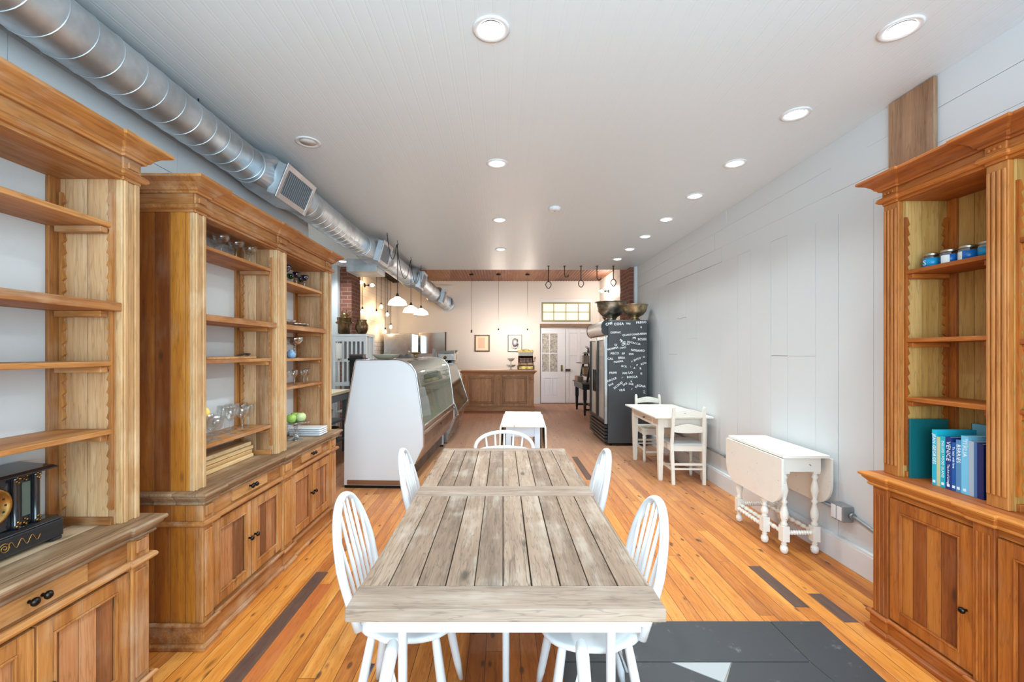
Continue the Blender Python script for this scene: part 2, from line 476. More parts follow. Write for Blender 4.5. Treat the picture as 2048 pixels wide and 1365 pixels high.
# brick piers
def brick_mat():
    k = NT('old_brick'); tc = k.n('TexCoord'); sp = k.n('SeparateXYZ'); k.t.links.new(tc.outputs['Object'], sp.inputs[0])
    br = k.n('TexBrick'); br.inputs['Scale'].default_value = 1.0
    k.t.links.new(k.comb(k.math('ADD', sp.outputs[0], sp.outputs[1]), sp.outputs[2], 0.0), br.inputs['Vector'])
    br.inputs['Brick Width'].default_value = .2; br.inputs['Row Height'].default_value = .068; br.inputs['Mortar Size'].default_value = .007
    br.inputs['Color1'].default_value = lin((150,84,62)); br.inputs['Color2'].default_value = lin((112,62,50)); br.inputs['Mortar'].default_value = lin((150,132,120))
    n = k.noise(tc.outputs['Object'], 14.0, 4.0)
    k.col(k.mix(k.math('MULTIPLY', n, .5), br.outputs[0], lin((126,84,70)))); k.b.inputs['Roughness'].default_value = .85
    k.bump(br.outputs[1], -.5, .01)
    return k.m
M['brick'] = brick_mat()
struct(MB().box(-2.86, 7.73, 0, -2.66, 8.2, 2.95).box(-3.2, 8.0, 0, -2.86, 8.2, 3.48).build('wall_brick_left', M['brick']))
struct(MB().box(2.24, 7.77, 0, 2.50, 8.42, 2.95).box(2.24, 8.0, 2.95, 2.80, 8.42, 3.46).box(2.5,8.0,0,2.8,8.42,2.95).build('wall_brick_right', M['brick']))
# rear walls
def shiplap(name, rgb, row, rowdark=.5):
    k = NT(name); tc = k.n('TexCoord'); sp = k.n('SeparateXYZ'); k.t.links.new(tc.outputs['Object'], sp.inputs[0])
    fr = k.math('FRACT', k.math('DIVIDE', sp.outputs[2], row)); e = k.math('MINIMUM', fr, k.math('SUBTRACT', 1.0, fr))
    l = k.smooth(e, .012, .035, 1.0, 0.0)
    k.col(k.mix(k.math('MULTIPLY', l, rowdark), lin(rgb), lin((150,138,126)))); k.b.inputs['Roughness'].default_value = .45
    k.bump(l, -.4, .006); return k.m
M['shiplap'] = shiplap('white_shiplap', (230,224,216), .17)
def tile_mat():
    k = NT('white_subway_tile'); tc = k.n('TexCoord'); sp = k.n('SeparateXYZ'); k.t.links.new(tc.outputs['Object'], sp.inputs[0])
    br = k.n('TexBrick'); br.inputs['Scale'].default_value = 1.0
    k.t.links.new(k.comb(sp.outputs[1], sp.outputs[2], 0.0), br.inputs['Vector'])
    br.inputs['Brick Width'].default_value = .2; br.inputs['Row Height'].default_value = .1; br.inputs['Mortar Size'].default_value = .006
    br.inputs['Color1'].default_value = lin((236,236,236)); br.inputs['Color2'].default_value = lin((230,230,232)); br.inputs['Mortar'].default_value = lin((176,172,168))
    k.col(br.outputs[0]); k.b.inputs['Roughness'].default_value = .25; return k.m
b = MB().box(-3.27, 8.2, 1.75, -3.17, 12.39, 3.46); b.m = 1; b.box(-3.27, 8.2, 0, -3.165, 12.39, 1.75)
struct(b.build('wall_rear_left', [M['shiplap'], tile_mat()]))
struct(MB().box(2.72, 8.42, 0, 2.82, 12.39, 3.46).build('wall_rear_right', M['shiplap']))
# back wall with the door opening (x 1.04..2.42) and the transom above it
b = MB()
b.box(-3.27, 12.39, 0, 1.04, 12.55, 3.46).box(2.50, 12.39, 0, 2.82, 12.55, 3.46).box(1.04, 12.39, 2.96, 2.50, 12.55, 3.46)
struct(b.build('wall_back', M['wall_warm']))
struct(MB().box(.98, 12.375, 0, 1.04, 12.39, .19).box(-3.17, 12.375, 0, .98, 12.39, .17).build('baseboard_back', M['trim_white']))
M['beam'] = wood('weathered_beam', [(104,80,62),(134,108,88),(160,136,112)], 'x', None, 'y', .3, (176,160,140), .75, .6).m
struct(MB().box(1.042, 12.37, 2.155, 2.498, 12.52, 2.25).build('trim_3', M['beam'], bevel=.004))
# transom window, the lit room beyond glowing through it
w = struct(bpy.data.objects.new('window_1', None)); COL.objects.link(w); w.location = (0, 12.42, 0)
M['olive'] = plain('olive_frame', (150,142,112), .5)
f = MB()
x0, x1, z0, z1 = 1.085, 2.47, 2.31, 2.86
f.box(x0, -.02, z0, x1, .03, z0+.045).box(x0, -.02, z1-.045, x1, .03, z1).box(x0, -.02, z0+.045, x0+.045, .03, z1-.045).box(x1-.045, -.02, z0+.045, x1, .03, z1-.045)
for i in (1, 2, 3): xx = x0+(x1-x0)*i/4; f.box(xx-.009, -.01, z0+.045, xx+.009, .02, z1-.045)
f.box(x0+.045, -.008, (z0+z1)/2-.009, x1-.045, .018, (z0+z1)/2+.009)
struct(f.build('window_frame', M['olive'], w))
struct(MB().box(x0+.04, .022, z0+.04, x1-.04, .028, z1-.04).build('window_pane', emit('lit_pane', (255,236,204), .62), w))
struct(MB().box(1.042, -.03, 2.25, 2.498, .06, 2.309).box(1.042, -.03, 2.861, 2.498, .06, 2.958).box(1.042, -.03, 2.31, 1.084, .06, 2.86).box(2.471, -.03, 2.31, 2.498, .06, 2.86).build('window_casing', M['trim_white'], w))
# double door: left leaf half glazed, right leaf panelled
d = struct(bpy.data.objects.new('door_1', None)); COL.objects.link(d); d.location = (0, 12.43, 0)
f = MB()
xa, xb = 1.07, 1.76
f.box(xa, 0, .02, xb, .05, .20).box(xa, 0, .72, xb, .05, .90).box(xa, 0, 1.98, xb, .05, 2.13)
f.box(xa, 0, .2, xa+.09, .05, .72).box(xa+.27, 0, .2, xa+.33, .05, .72).box(xb-.22, 0, .2, xb, .05, .72)
f.box(xa, 0, .9, xa+.035, .05, 1.98).box(xb-.22, 0, .9, xb, .05, 1.98).box(xa+.235, .005, .9, xa+.26, .045, 1.98).box(xa+.035, .005, 1.41, xb-.22, .045, 1.435)
for a, e in ((xa+.09, xa+.27), (xa+.33, xb-.22)): f.box(a, .02, .2, e, .04, .72); f.box(a+.03, .008, .24, e-.03, .03, .68)
struct(f.build('door_leaf', M['door_white'], d, bevel=.004))
def obscure():
    k = NT('frosted_pane'); tc = k.n('TexCoord'); n = k.noise(tc.outputs['Object'], 26.0, 4.0, .7)
    k.col(k.ramp(n, [(.35, lin((128,124,116))), (.6, lin((206,202,194)))])); k.b.inputs['Roughness'].default_value = .12; k.bump(n, .6, .02); return k.m
struct(MB().box(xa+.035, .02, .9, xb-.22, .03, 1.98).build('door_glazing', obscure(), d))
f = MB(); xc, xd = 1.77, 2.48
f.box(xc, .01, .02, xc+.1, .05, 2.13).box(xd-.12, .01, .02, xd, .05, 2.13).box(xc+.33, .01, .02, xc+.42, .05, 2.13)
for z0, z1 in ((.02, .2), (1.36, 1.5), (2.0, 2.13)): f.box(xc+.1, .01, z0, xc+.33, .05, z1); f.box(xc+.42, .01, z0, xd-.12, .05, z1)
f.box(xc+.1, .03, .2, xd-.12, .045, 2.0)
struct(f.build('door_leaf', M['door_white'], d, bevel=.004))
struct(MB().box(xb-.13, -.012, .91, xb-.075, 0, 1.09).lathe([(.006,-.05),(.022,-.045),(.026,-.03),(.012,-.012),(.012,0)], 12, (xb-.1, 0, .97), 'y').build('door_handle', M['brass'], d))
struct(MB().box(xb+.0, -.02, .91, xb+.14, .0, .98).build('door_lock', plain('bronze_lock', (96,78,62), .4, .7), d))
struct(MB().box(1.03, 12.50, -.02, 2.52, 12.6, 3.0).build('door_light_block', M['wall_warm']))  # unseen backing added behind the door leaves to stop sky light leaking through
# front wall behind the camera with its wide shop window opening
b = MB().box(-2.0, -2.0, 0, 2.4, -1.9, .45).box(-2.0, -2.0, 2.9, 2.4, -1.9, 2.95).box(-2.0, -2.0, .45, -1.85, -1.9, 2.9).box(2.25, -2.0, .45, 2.4, -1.9, 2.9)
struct(b.build('wall_front', M['wall_white']))

# dark painted hatch boards let into the floor
def slate():
    k = NT('worn_black_floor_paint'); tc = k.n('TexCoord'); n = k.noise(tc.outputs['Object'], 9.0, 6.0, .7)
    n2 = k.noise(tc.outputs['Object'], 2.2, 3.0)
    c = k.mix(k.math('MULTIPLY', k.smooth(n, .60, .74), .55), lin((50,50,53)), lin((150,146,140)))
    k.col(k.mix(k.math('MULTIPLY', n2, .25), c, lin((66,66,69)))); k.b.inputs['Roughness'].default_value = .5; k.bump(n, .2, .004); return k.m
t = thing('floor_panel', 'worn dark grey painted floor panel beside and under the big table', 'floor panel')
x0, x1, y0, y1, ym = .27, 1.70, 1.30, 2.36, 2.05
m_s = slate()
MB().prism([(x0, y0), (x0, y1), (x1, y1), (x1-.05, y0)], 'z', .0003, .002).build('underlay', plain('pale_seam_filler', (160,152,140), .8), t)
MB().box(x0, ym+.003, .0022, x1-.27, y1, .006).build('board', m_s, t)
MB().prism([(x1-.266, y1), (x1, y1), (x1-.05, y0), (x1-.16, y0), (x1-.266, ym+.003)], 'z', .0022, .006).build('board', m_s, t)
MB().prism([(x0, y0), (.825, y0), (.968, 1.915), (.78, ym-.003), (x0, ym-.003)], 'z', .0022, .006).build('board', m_s, t)
MB().prism([(.969, 1.913), (1.064, ym-.003), (1.43, ym-.003), (1.53, y0), (.829, y0)], 'z', .0022, .006).build('board', m_s, t)
MB().prism([(.79, ym-.003), (.965, 1.925), (1.06, ym-.003)], 'z', .0022, .0055).build('patch', plain('pale_grey_patch', (168,168,167), .6), t)['label'] = 'pale grey triangular patch'
# raw plank left unpainted on the right wall
M['rawboard'] = wood('raw_brown_board', [(126,90,66),(166,126,96),(196,160,128)], 'z', None, 'y', .35, (180,156,130), .75, .8, .8).m
tag(MB().box(2.325, 2.375, 1.9, 2.347, 2.655, 2.945).build('raw_plank', M['rawboard'], bevel=.003), 'bare brown plank left unpainted on the white board wall above the bookcase', 'plank')
# conduit and socket box
t = thing('electrical_conduit', 'grey metal conduit with a double socket box low on the white wall', 'conduit', (2.33, 3.0, .36))
pts = [(0, 4.6, 0), (0, 2.0, 0), (0, .1, 0)]
MB().tube([(0, 4.6, 0), (0, 2.0, 0), (0, .05, 0)], .011, 10).tube([(0, -.05, -.005), (0, -.1, -.008), (0, -.2, -.03), (0, -.29, -.05), (0, -.5, -.055), (0, -.665, -.055)], .011, 10).build('pipe', M['plastic_grey'], t)
MB().box(-.055, -.055, -.055, .018, .055, .055).build('box', M['plastic_grey'], t, bevel=.006)
for s in (-.026, .026):
    o = MB().box(-.061, s-.021, -.045, -.0545, s+.021, .045).build('socket', M['trim_white'], t, bevel=.002)
MB().lathe([(.02,-.012),(.02,.012)], 12, (0, -.066, -.005), 'y').build('collar', M['plastic_grey'], t)
for yy in (1.6, 3.2): MB().box(-.014, yy, -.016, .018, yy+.02, .016).build('clip', M['plastic_grey'], t)

# ================================================================ bookcases
HONEY = [(106,60,24),(152,92,42),(184,122,62),(208,152,92)]
PALE = [(138,94,58),(172,124,82),(196,150,106),(214,174,134)]
BROWN = [(110,64,34),(144,88,50),(170,108,64),(190,130,84)]
AMBER = [(118,58,10),(148,80,16),(172,102,24),(194,126,44)]
RED = [(108,48,10),(152,76,20),(182,100,32),(204,124,50)]
REDPALE = [(132,88,36),(166,118,54),(190,142,76),(208,164,102)]
def woodset(p, tones, pale, panel, side, wear):
    M[p+'_v'] = wood(p+'_upright', tones, 'z', None, 'x', wear).m
    M[p+'_h'] = wood(p+'_rail', tones, 'x', None, 'z', wear).m
    M[p+'_d'] = wood(p+'_depth', tones, 'y', None, 'x', wear).m
    M[p+'_in'] = wood(p+'_inside', pale, 'z', .085, 'y', wear*.7, seam=.3, knots=.2).m
    M[p+'_panel'] = wood(p+'_panel', panel, 'z', .068, 'x', wear*.5, seam=.55, var=.9).m
    M[p+'_side'] = wood(p+'_side', side, 'z', .075, 'y', wear*.3, seam=.6, var=.9, knots=.9).m
    M[p+'_top'] = wood(p+'_counter', [(116,84,58),(150,116,84),(176,142,108),(196,166,134)] if p == 'pine' else RED, 'x', .11, 'y', wear, seam=.4).m
woodset('pine', HONEY, PALE, BROWN, AMBER, .3)
woodset('red', RED, REDPALE, [(118,54,16),(150,76,26),(172,94,34),(190,112,44)], RED, .06)

def knob(c, parent, r=.012):
    MB().lathe([(.004,0),(.006,.006),(.005,.012),(r,.018),(r*1.05,.024),(r*.6,.031),(0,.032)][::-1], 14, c, 'y').move(Matrix.Identity(4)).build('knob', M['knob'], parent)
def knob_front(x, z, y, parent, r=.013):
    """knob standing out of a front towards -y"""
    MB().lathe([(.006,y),(.005,y-.012),(r,y-.017),(r*1.05,y-.023),(r*.6,y-.03),(.0005,y-.031)], 14, (x,0,z), 'y').build('knob', M['knob'], parent)

def breaks(piers, yf, e, b, D, end_e=None):
    """plan path along the left end, the front with a break at every pier, and the right end"""
    x0 = piers[0][0]; x1 = piers[-1][1]
    pts = [(x0-e, D)]
    for i, (a, c) in enumerate(piers):
        xa = a-e; xc = c+e
        pts += [(xa, yf-b-e), (xc, yf-b-e)] if i == 0 else ([(xa, yf-e), (xa, yf-b-e), (xc, yf-b-e)] if i == len(piers)-1 else [(xa, yf-e), (xa, yf-b-e), (xc, yf-b-e), (xc, yf-e)])
        if i == 0: pts.append((xc, yf-e))
    pts.append((x1+e, D))
    return pts
OGEE = [(0,0),(.012,0),(.014,.008),(.022,.012),(.030,.026),(.048,.042),(.066,.050),(.07,.052),(.078,.056),(.078,.07),(0,.07)]
BEAD = [(0,0),(.012,.001),(.019,.007),(.021,.014),(.018,.022),(.010,.028),(0,.028)]
LIP = [(-.01,0),(.006,.0),(.010,.006),(.020,.016),(.024,.02),(.024,.026),(.034,.03),(.036,.038),(.032,.046),(-.01,.046)]
BASE = [(0,0),(.014,0),(.016,.02),(.008,.03),(.004,.032),(0,.032)]

def bookcase(name, label, loc, rz, piers, P, S, cat='bookcase'):
    t = thing(name, label, cat, loc, rz)
    D = P['D']; uf = P['uf']; ub = P['ub']; Zc = P['zc']; Zo = P['zo']; Zt = P['zt']
    w = S; x0 = piers[0][0]; x1 = piers[-1][1]
    bays = [(piers[i][1], piers[i+1][0]) for i in range(len(piers)-1)]
    zd0, zd1 = P['door']
    # ---- lower case
    for xa in (x0, x1-.03): MB().box(xa, .0305, P['base']*.5, xa+.03, D-.001, Zc-.05).build('side_panel', M[w+'_side'], t, bevel=.002)
    b = MB().box(x0+.03, .03, .02, x1-.03, D, .06).box(x0+.03, D-.015, .06, x1-.03, D, Zc-.05)
    b.box(x0+.002, .012, P['base'], x1-.002, .029, zd0-.0).box(x0+.002, .012, zd1, x1-.002, .029, Zc-.05)
    b.build('carcass', M[w+'_h'], t)
    b = MB().box(x0-.008, -.008, 0, x1+.008, D, P['base'])
    b.sweep(breaks(piers, 0, .008, .012, D), BASE)
    b.sweep(breaks(piers, 0, .004, .012, D), [(o*.8, z*.8+P['base']-.012) for o, z in BEAD])
    for a, c in piers: b.box(a-.0065, -.019, .001, c+.0065, 0, P['base']-.001)
    b.build('plinth', M[w+'_h'], t, bevel=.002)
    for a, c in piers:
        b = MB().box(a, -.008, P['base'], c, .03, Zc-.05)
        m = (c-a)
        if P['flute']:
            for k in range(3):
                xx = a+m*(.22+.28*k); b.box(xx-.004, -.013, zd0, xx+.004, -.007, zd1)
        else:
            b.box(a+m*.16, -.016, zd0+.01, c-m*.16, -.007, zd1-.01)
            if P['drawers']: b.box(a+m*.2, -.017, zd1+.06, c-m*.2, -.007, Zc-.075)
        b.build('pilaster', M[w+'_v'], t, bevel=.003)
    if P['drawers']:
        MB().sweep(breaks(piers, 0, 0, .01, D), [(o, z+zd1+.012) for o, z in BEAD]).build('bead_rail', M[w+'_h'], t)
        for (a, c) in bays:
            q = (c-a)*P['dw']/2; m = (a+c)/2
            dr = MB().box(m-q, .001, zd1+.05, m+q, .02, Zc-.062).build('drawer', M[w+'_drawer'], t, bevel=.002)
            for s in P['dk']: knob_front(m+s, (zd1+Zc)/2-.005, .001, dr)
    # doors
    for (a, c) in bays:
        n = P['ndoor']; g = .004
        for i in range(n):
            xa = a+(c-a)*i/n+g; xb = a+(c-a)*(i+1)/n-g; fw = P['fw']
            b = MB().box(xa, .0, zd0+g, xa+fw, .022, zd1-g).box(xb-fw, 0, zd0+g, xb, .022, zd1-g)
            b.box(xa+fw, .0, zd0+g, xb-fw, .022, zd0+g+fw).box(xa+fw, 0, zd1-g-fw, xb-fw, .022, zd1-g)
            e = .008
            b.box(xa+fw, -.004, zd0+g+fw, xa+fw+e, .01, zd1-g-fw).box(xb-fw-e, -.004, zd0+g+fw, xb-fw, .01, zd1-g-fw)
            b.box(xa+fw+e, -.004, zd0+g+fw, xb-fw-e, .01, zd0+g+fw+e).box(xa+fw+e, -.004, zd1-g-fw-e, xb-fw-e, .01, zd1-g-fw)
            dr = b.build('door', M[w+'_v'], t, bevel=.002)
            MB().box(xa+fw-.002, .012, zd0+g+fw-.002, xb-fw+.002, .018, zd1-g-fw+.002).build('door_panel', M[w+'_panel'], dr)
            kx = (xb-fw/2 if i == 0 else xa+fw/2) if n == 2 else xb-fw/2
            knob_front(kx, zd0+(zd1-zd0)*P['kz'], 0, dr)
    # counter with moulded edge
    b = MB().box(x0-.02, -.025, Zc-.03, x1+.02, D, Zc)
    b.sweep(breaks(piers, 0, .008, .012, D), [(o, z+Zc-.047) for o, z in LIP])
    b.sweep(breaks(piers, 0, 0, .010, D), [(o*.8, z*.7+Zc-.066) for o, z in BEAD])
    b.build('counter', M[w+'_top'], t, bevel=.0015)
    # ---- upper case
    o = .0
    for k, (xa, xb) in enumerate(((x0+o, x0+o+.028), (x1-o-.028, x1-o))):
        MB().box(xa, uf+.0225, Zc, xb, D, Zt-.07).build('side_panel', M[w+'_side'], t, bevel=.002)
    for a, c in piers[1:-1]:
        MB().box(a, uf+.022, Zc, c, ub, Zo).build('divider', M[w+'_in'], t)
    MB().box(piers[0][0]+.0285, uf+.022, Zc, piers[0][1], ub, Zo).build('divider', M[w+'_in'], t)
    MB().box(piers[-1][0], uf+.022, Zc, piers[-1][1]-.0285, ub, Zo).build('divider', M[w+'_in'], t)
    for a, c in piers:
        m = c-a; b = MB().box(a, uf-.002, Zc, c, uf+.022, Zo)
        if P['flute']:
            for k in range(4):
                xx = a+m*(.14+.24*k); b.box(xx-.006, uf-.009, Zc+.05, xx+.006, uf-.001, Zo-.03)
        else:
            b.box(a+m*.1, uf-.008, Zc+.0, a+m*.3, uf-.001, Zo).box(c-m*.34, uf-.010, Zc, c-m*.08, uf-.001, Zo)
        b.build('pilaster', M[w+'_edge'], t, bevel=.003)
    for (a, c) in bays:
        MB().box(a, ub, Zc, c, ub+.012, Zo+.02).build('back_panel', M[P['back']], t)
        for xx, s in ((a, 1), (c, -1)):
            MB().box(xx, ub-.016, Zc, xx+s*.045, ub, Zo).build('back_stile', M[w+'_v'], t, bevel=.002)
            MB().box(xx, uf+.03, Zc, xx+s*.014, ub-.02, Zc+.03).build('bottom_cleat', M[w+'_d'], t, bevel=.002)
        # saw-tooth shelf racks
        for xx, s in ((a, 1), (c, -1)):
            for yy in ((ub-.03, -1), (uf+.036, 1)):
                y, d = yy; n = int((Zo-Zc-.1)/.05); pr = []
                for i in range(n):
                    z = Zc+.06+i*.05; pr += [(y, z), (y+d*.012, z+.012), (y, z+.05)]
                pr += [(y-d*.010, pr[-1][1]), (y-d*.010, pr[0][1])]
                MB().prism(pr, 'x', xx, xx+s*.012).build('shelf_rack', M[w+'_v'], t)
    for i, (a, c) in enumerate(bays):
        for (z, kind) in P['shelves'][i]:
            if kind == 'f':     # fixed, flush with the front
                b = MB().box(a+.001, uf-.004, z-.034, c-.001, ub-.001, z)
            else:
                b = MB().box(a+.002, uf+.028, z-.02, c-.002, ub-.001, z)
            sh = b.build('shelf', M[w+'_h'], t, bevel=.003)
            zz = z-(.034 if kind == 'f' else .02)
            for xx in (a+.014, c-.034): MB().box(xx-.012, uf+.04, zz-.024, xx+.02, ub-.035, zz-.0005).build('cleat', M[w+'_d'], sh, bevel=.002)
    MB().box(x0+.029, uf+.022, Zo, x1-.029, ub, Zo+.02).build('top_board', M[w+'_h'], t)
    b = MB().box(x0+.0, uf+.001, Zo, x1-.0, uf+.02, Zt-.02)
    b.sweep(breaks(piers, uf, 0, .010, D), [(o2, z+Zo+.012) for o2, z in BEAD])
    for a, c in piers:
        b.box(a, uf-.010, Zo, c, uf+.001, Zt-.06)
        if P['flute']:
            for k in range(3): xx = a+(c-a)*(.25+.25*k); b.box(xx-.005, uf-.017, Zo+.05, xx+.005, uf-.009, Zt-.082)
        else: b.box(a+(c-a)*.2, uf-.018, Zo+.05, c-(c-a)*.2, uf-.009, Zt-.085)
    b.build('frieze', M[w+'_h'], t, bevel=.003)
    # frieze boards round the visible ends
    for xa in (x0-.004, x1): MB().box(xa, uf, Zo, xa+.004, D, Zt-.07).build('frieze_return', M[w+'_d'], t)
    b = MB().sweep(breaks(piers, uf, 0, .012, D), [(o2, z+Zt-.07) for o2, z in OGEE])
    b.box(x0-.03, uf-.03, Zt-.012, x1+.03, D, Zt-.002)
    b.build('cornice', M[w+'_h'], t, bevel=.0015)
    return t
M['pine_drawer'] = wood('pine_drawer', [(142,92,48),(184,128,74),(206,156,100)], 'x', None, 'z', .15).m
M['pine_edge'] = wood('pine_edge', [(150,108,66),(188,142,94),(208,170,122)], 'z', None, 'x', .55, (214,186,150)).m
M['red_edge'] = wood('red_edge', [(134,70,22),(176,104,42),(202,134,70)], 'z', None, 'x', .12, (222,180,130)).m

LEFT = dict(D=.47, uf=.035, ub=.29, zc=.77, zo=2.135, zt=2.295, base=.12, door=(.14,.585), fw=.05, ndoor=2, kz=.52, drawers=True, dw=.5, dk=(-.02,.02), flute=False, back='backboard')
far_piers = [(0,.085),(.785,.915),(1.60,1.712)]
A = dict(LEFT, shelves=[[(2.005,'m'),(1.645,'f'),(1.41,'m'),(.968,'m')], [(1.965,'m'),(1.645,'f'),(1.405,'m'),(1.2,'m')]])
bookcase('bookcase', 'long wooden bookcase with glassware shelves, yellow lemon and stacked cutting boards', (-1.475, 2.148, 0), pi/2, far_piers, A, 'pine')
near_piers = [(0,.112),(.797,.927),(1.627,1.712)]
B = dict(LEFT, shelves=[[(1.96,'m'),(1.645,'f'),(1.41,'m'),(1.15,'m')], [(1.96,'m'),(1.645,'f'),(1.415,'m'),(1.148,'m')]])
bookcase('bookcase', 'wooden bookcase with the black mantel clock and otherwise bare shelves', (-1.475, .113, 0), pi/2, near_piers, B, 'pine')
RIGHT = dict(D=.37, uf=.05, ub=.31, zc=.82, zo=2.215, zt=2.36, base=.095, door=(.105,.72), fw=.055, ndoor=1, kz=.42, drawers=False, dw=.5, dk=(), flute=True, back='red_back')
M['red_back'] = wood('red_back', REDPALE, 'z', .1, 'x', .1, seam=.5).m
rp = [(0,.085),(.49,.57),(.975,1.055),(1.46,1.545)]
sh = [(1.862,'m'),(1.52,'m'),(1.225,'m')]
sh2 = [(1.90,'m'),(1.50,'m'),(1.225,'m')]
bookcase('bookcase', 'reddish wooden bookcase with fluted pilasters holding blue jars and blue books', (1.95, 2.31, 0), -pi/2, rp, dict(RIGHT, shelves=[sh, sh2, sh]), 'red')

# ---------------------------------------------------------------- things on the right bookcase
M['jarglass'] = glass('jar_glass', (196,206,176), .14, .03, .6)
M['jarblue'] = plain('blue_jar_label', (24,138,186), .35); M['jardeep'] = plain('deep_blue_jar_label', (20,98,168), .35)
M['lid'] = metal('tin_lid', (206,200,186), .3, .1)
def jar(loc, rot, label, white, letter=False):
    t = thing('jar', label, 'jar', loc, rot, 'blue labelled jars')
    MB().lathe([(.030,0),(.034,.003),(.034,.05),(.030,.056),(.029,.06)], 20).build('glass_body', M['jarglass'], t)
    MB().lathe([(.0345,.004),(.0345,.046)], 20).build('paper_label', M['jarblue'] if not white else M['jardeep'], t)
    MB().lathe([(.030,.058),(.032,.059),(.032,.068),(.030,.070),(.0,.0705)], 20).build('lid', M['lid'], t)
    if white:
        b = MB(); n = 6
        vs = []
        for i in range(n+1):
            a = pi+radians(-28+56*i/n); vs += [(.0352*cos(a), .0352*sin(a), .008), (.0352*cos(a), .0352*sin(a), .044)]
        b.add(vs, [(2*i, 2*i+2, 2*i+3, 2*i+1) for i in range(n)]).build('label_panel', M['paper'], t)
    if letter:
        text_mesh('label_letter', 'S', .034, M['paper'], t, Matrix.Translation((-.0355,0,.024)) @ Matrix(((0,0,-1,0),(-1,0,0,0),(0,1,0,0),(0,0,0,1))), align='CENTER')
for i, (y, rot, wh, lab) in enumerate(((2.155, 0, False, 'bright blue jar with a white letter S, first in the row'), (2.073, .3, True, 'blue jar with a white panel next to the S jar'),
        (1.992, -.35, True, 'blue jar with a pale panel, third from the S jar end'), (1.912, 2.2, False, 'plain blue jar nearest the fluted pilaster'))):
    jar((2.10+.004*i, y, 1.8622), rot, lab, wh, i == 0)

BOOKM = {}
def bcol(rgb):
    if rgb not in BOOKM: BOOKM[rgb] = plain('book_cover_%d' % len(BOOKM), rgb, .4)
    return BOOKM[rgb]
DOWN = Matrix(((0,0,-1,0),(0,-1,0,0),(-1,0,0,0),(0,0,0,1)))
def book(loc, th, h, d, rgb, label, spine=None, size=.02, tz=None, tcol=(236,238,238), mark=False, group='blue books in the right bookcase', tilt=0):
    """upright book, spine towards -x; loc is the far lower spine corner, thickness runs towards -y"""
    t = thing('book', label, 'book', loc, tilt, group)
    b = MB().box(0, -.0025, 0, d, 0, h).box(0, -th, 0, d, -th+.0025, h).box(0, -th+.0025, 0, .0025, -.0025, h)
    b.build('cover', bcol(rgb), t, bevel=.0008)
    MB().box(.0026, -th+.0027, .003, d-.003, -.0027, h-.003).build('pages', M['paper'], t)
    if spine:
        text_mesh('spine_title', spine, size, bcol(tcol), t, Matrix.Translation((-.0004, -th/2, tz if tz else h-.02)) @ DOWN, spacing=1.05)
    if mark: MB().box(-.0008, -th/2-.006, .012, 0, -th/2+.006, .024).build('publisher_mark', bcol(tcol), t)
    return t
bz = .8205
book((2.035, 2.209, bz), .012, .295, .19, (12,92,96), 'large dark teal book standing flat against the bookcase end panel', tilt=0)
seq = [ # th, h, depth, colour, spine text, size, label
 (.022, .262, .19, (30,176,200), 'JEAN-GEORGES', .020, 'cyan book titled JEAN-GEORGES at the left end of the blue row', True),
 (.017, .232, .17, (196,196,150), None, 0, 'thin pale beige book between cyan and turquoise ones', False),
 (.022, .238, .18, (20,170,184), 'DELUXE / FOOD ISLAND', .015, 'turquoise book beside the pale beige one', True),
 (.028, .240, .18, (24,52,118), 'VENICE', .026, 'navy book titled VENICE', True),
 (.018, .220, .17, (16,84,160), 'To Italy with love', .013, 'mid blue book between VENICE and BERRIES', True),
 (.022, .235, .18, (86,134,178), 'BERRIES', .023, 'grey blue book titled BERRIES', True),
 (.030, .258, .19, (118,194,224), 'ITALIA', .024, 'light blue book titled ITALIA', True),
 (.022, .240, .18, (170,182,196), None, 0, 'pale grey book beside ITALIA', False),
 (.012, .238, .18, (70,110,160), None, 0, 'slim slate blue book beside the pale grey one', False),
 (.026, .236, .18, (20,36,96), None, 0, 'dark navy book against the fluted pilaster', False)]
y = 2.098
for th, h, d, rgb, s, sz, lab, mk in seq:
    t = book((2.045, y, bz), th, h, d, rgb, lab, s, sz, None, (236,238,238), mk)
    if s == 'VENICE': text_mesh('spine_subtitle', 'The Art of Living', .013, bcol((236,238,238)), t, Matrix.Translation((-.0004, -th/2, .115)) @ DOWN)
    if s == 'ITALIA': text_mesh('spine_pretitle', 'Breakfast', .013, bcol((200,226,240)), t, Matrix.Translation((-.0004, -th/2-.009, h-.012)) @ DOWN)
    y -= th+.0008
t = thing('book', 'large pale blue book standing flat behind the row of blue books', 'book', (2.242, 2.0, bz), 0, 'blue books in the right bookcase')
MB().box(-.006, -.13, 0, -.004, .10, .29).box(.012, -.13, 0, .014, .10, .29).box(-.006, .098, 0, .014, .1, .29).build('cover', bcol((140,206,226)), t)
MB().box(-.0038, -.127, .003, .0118, .0978, .287).build('pages', M['paper'], t)

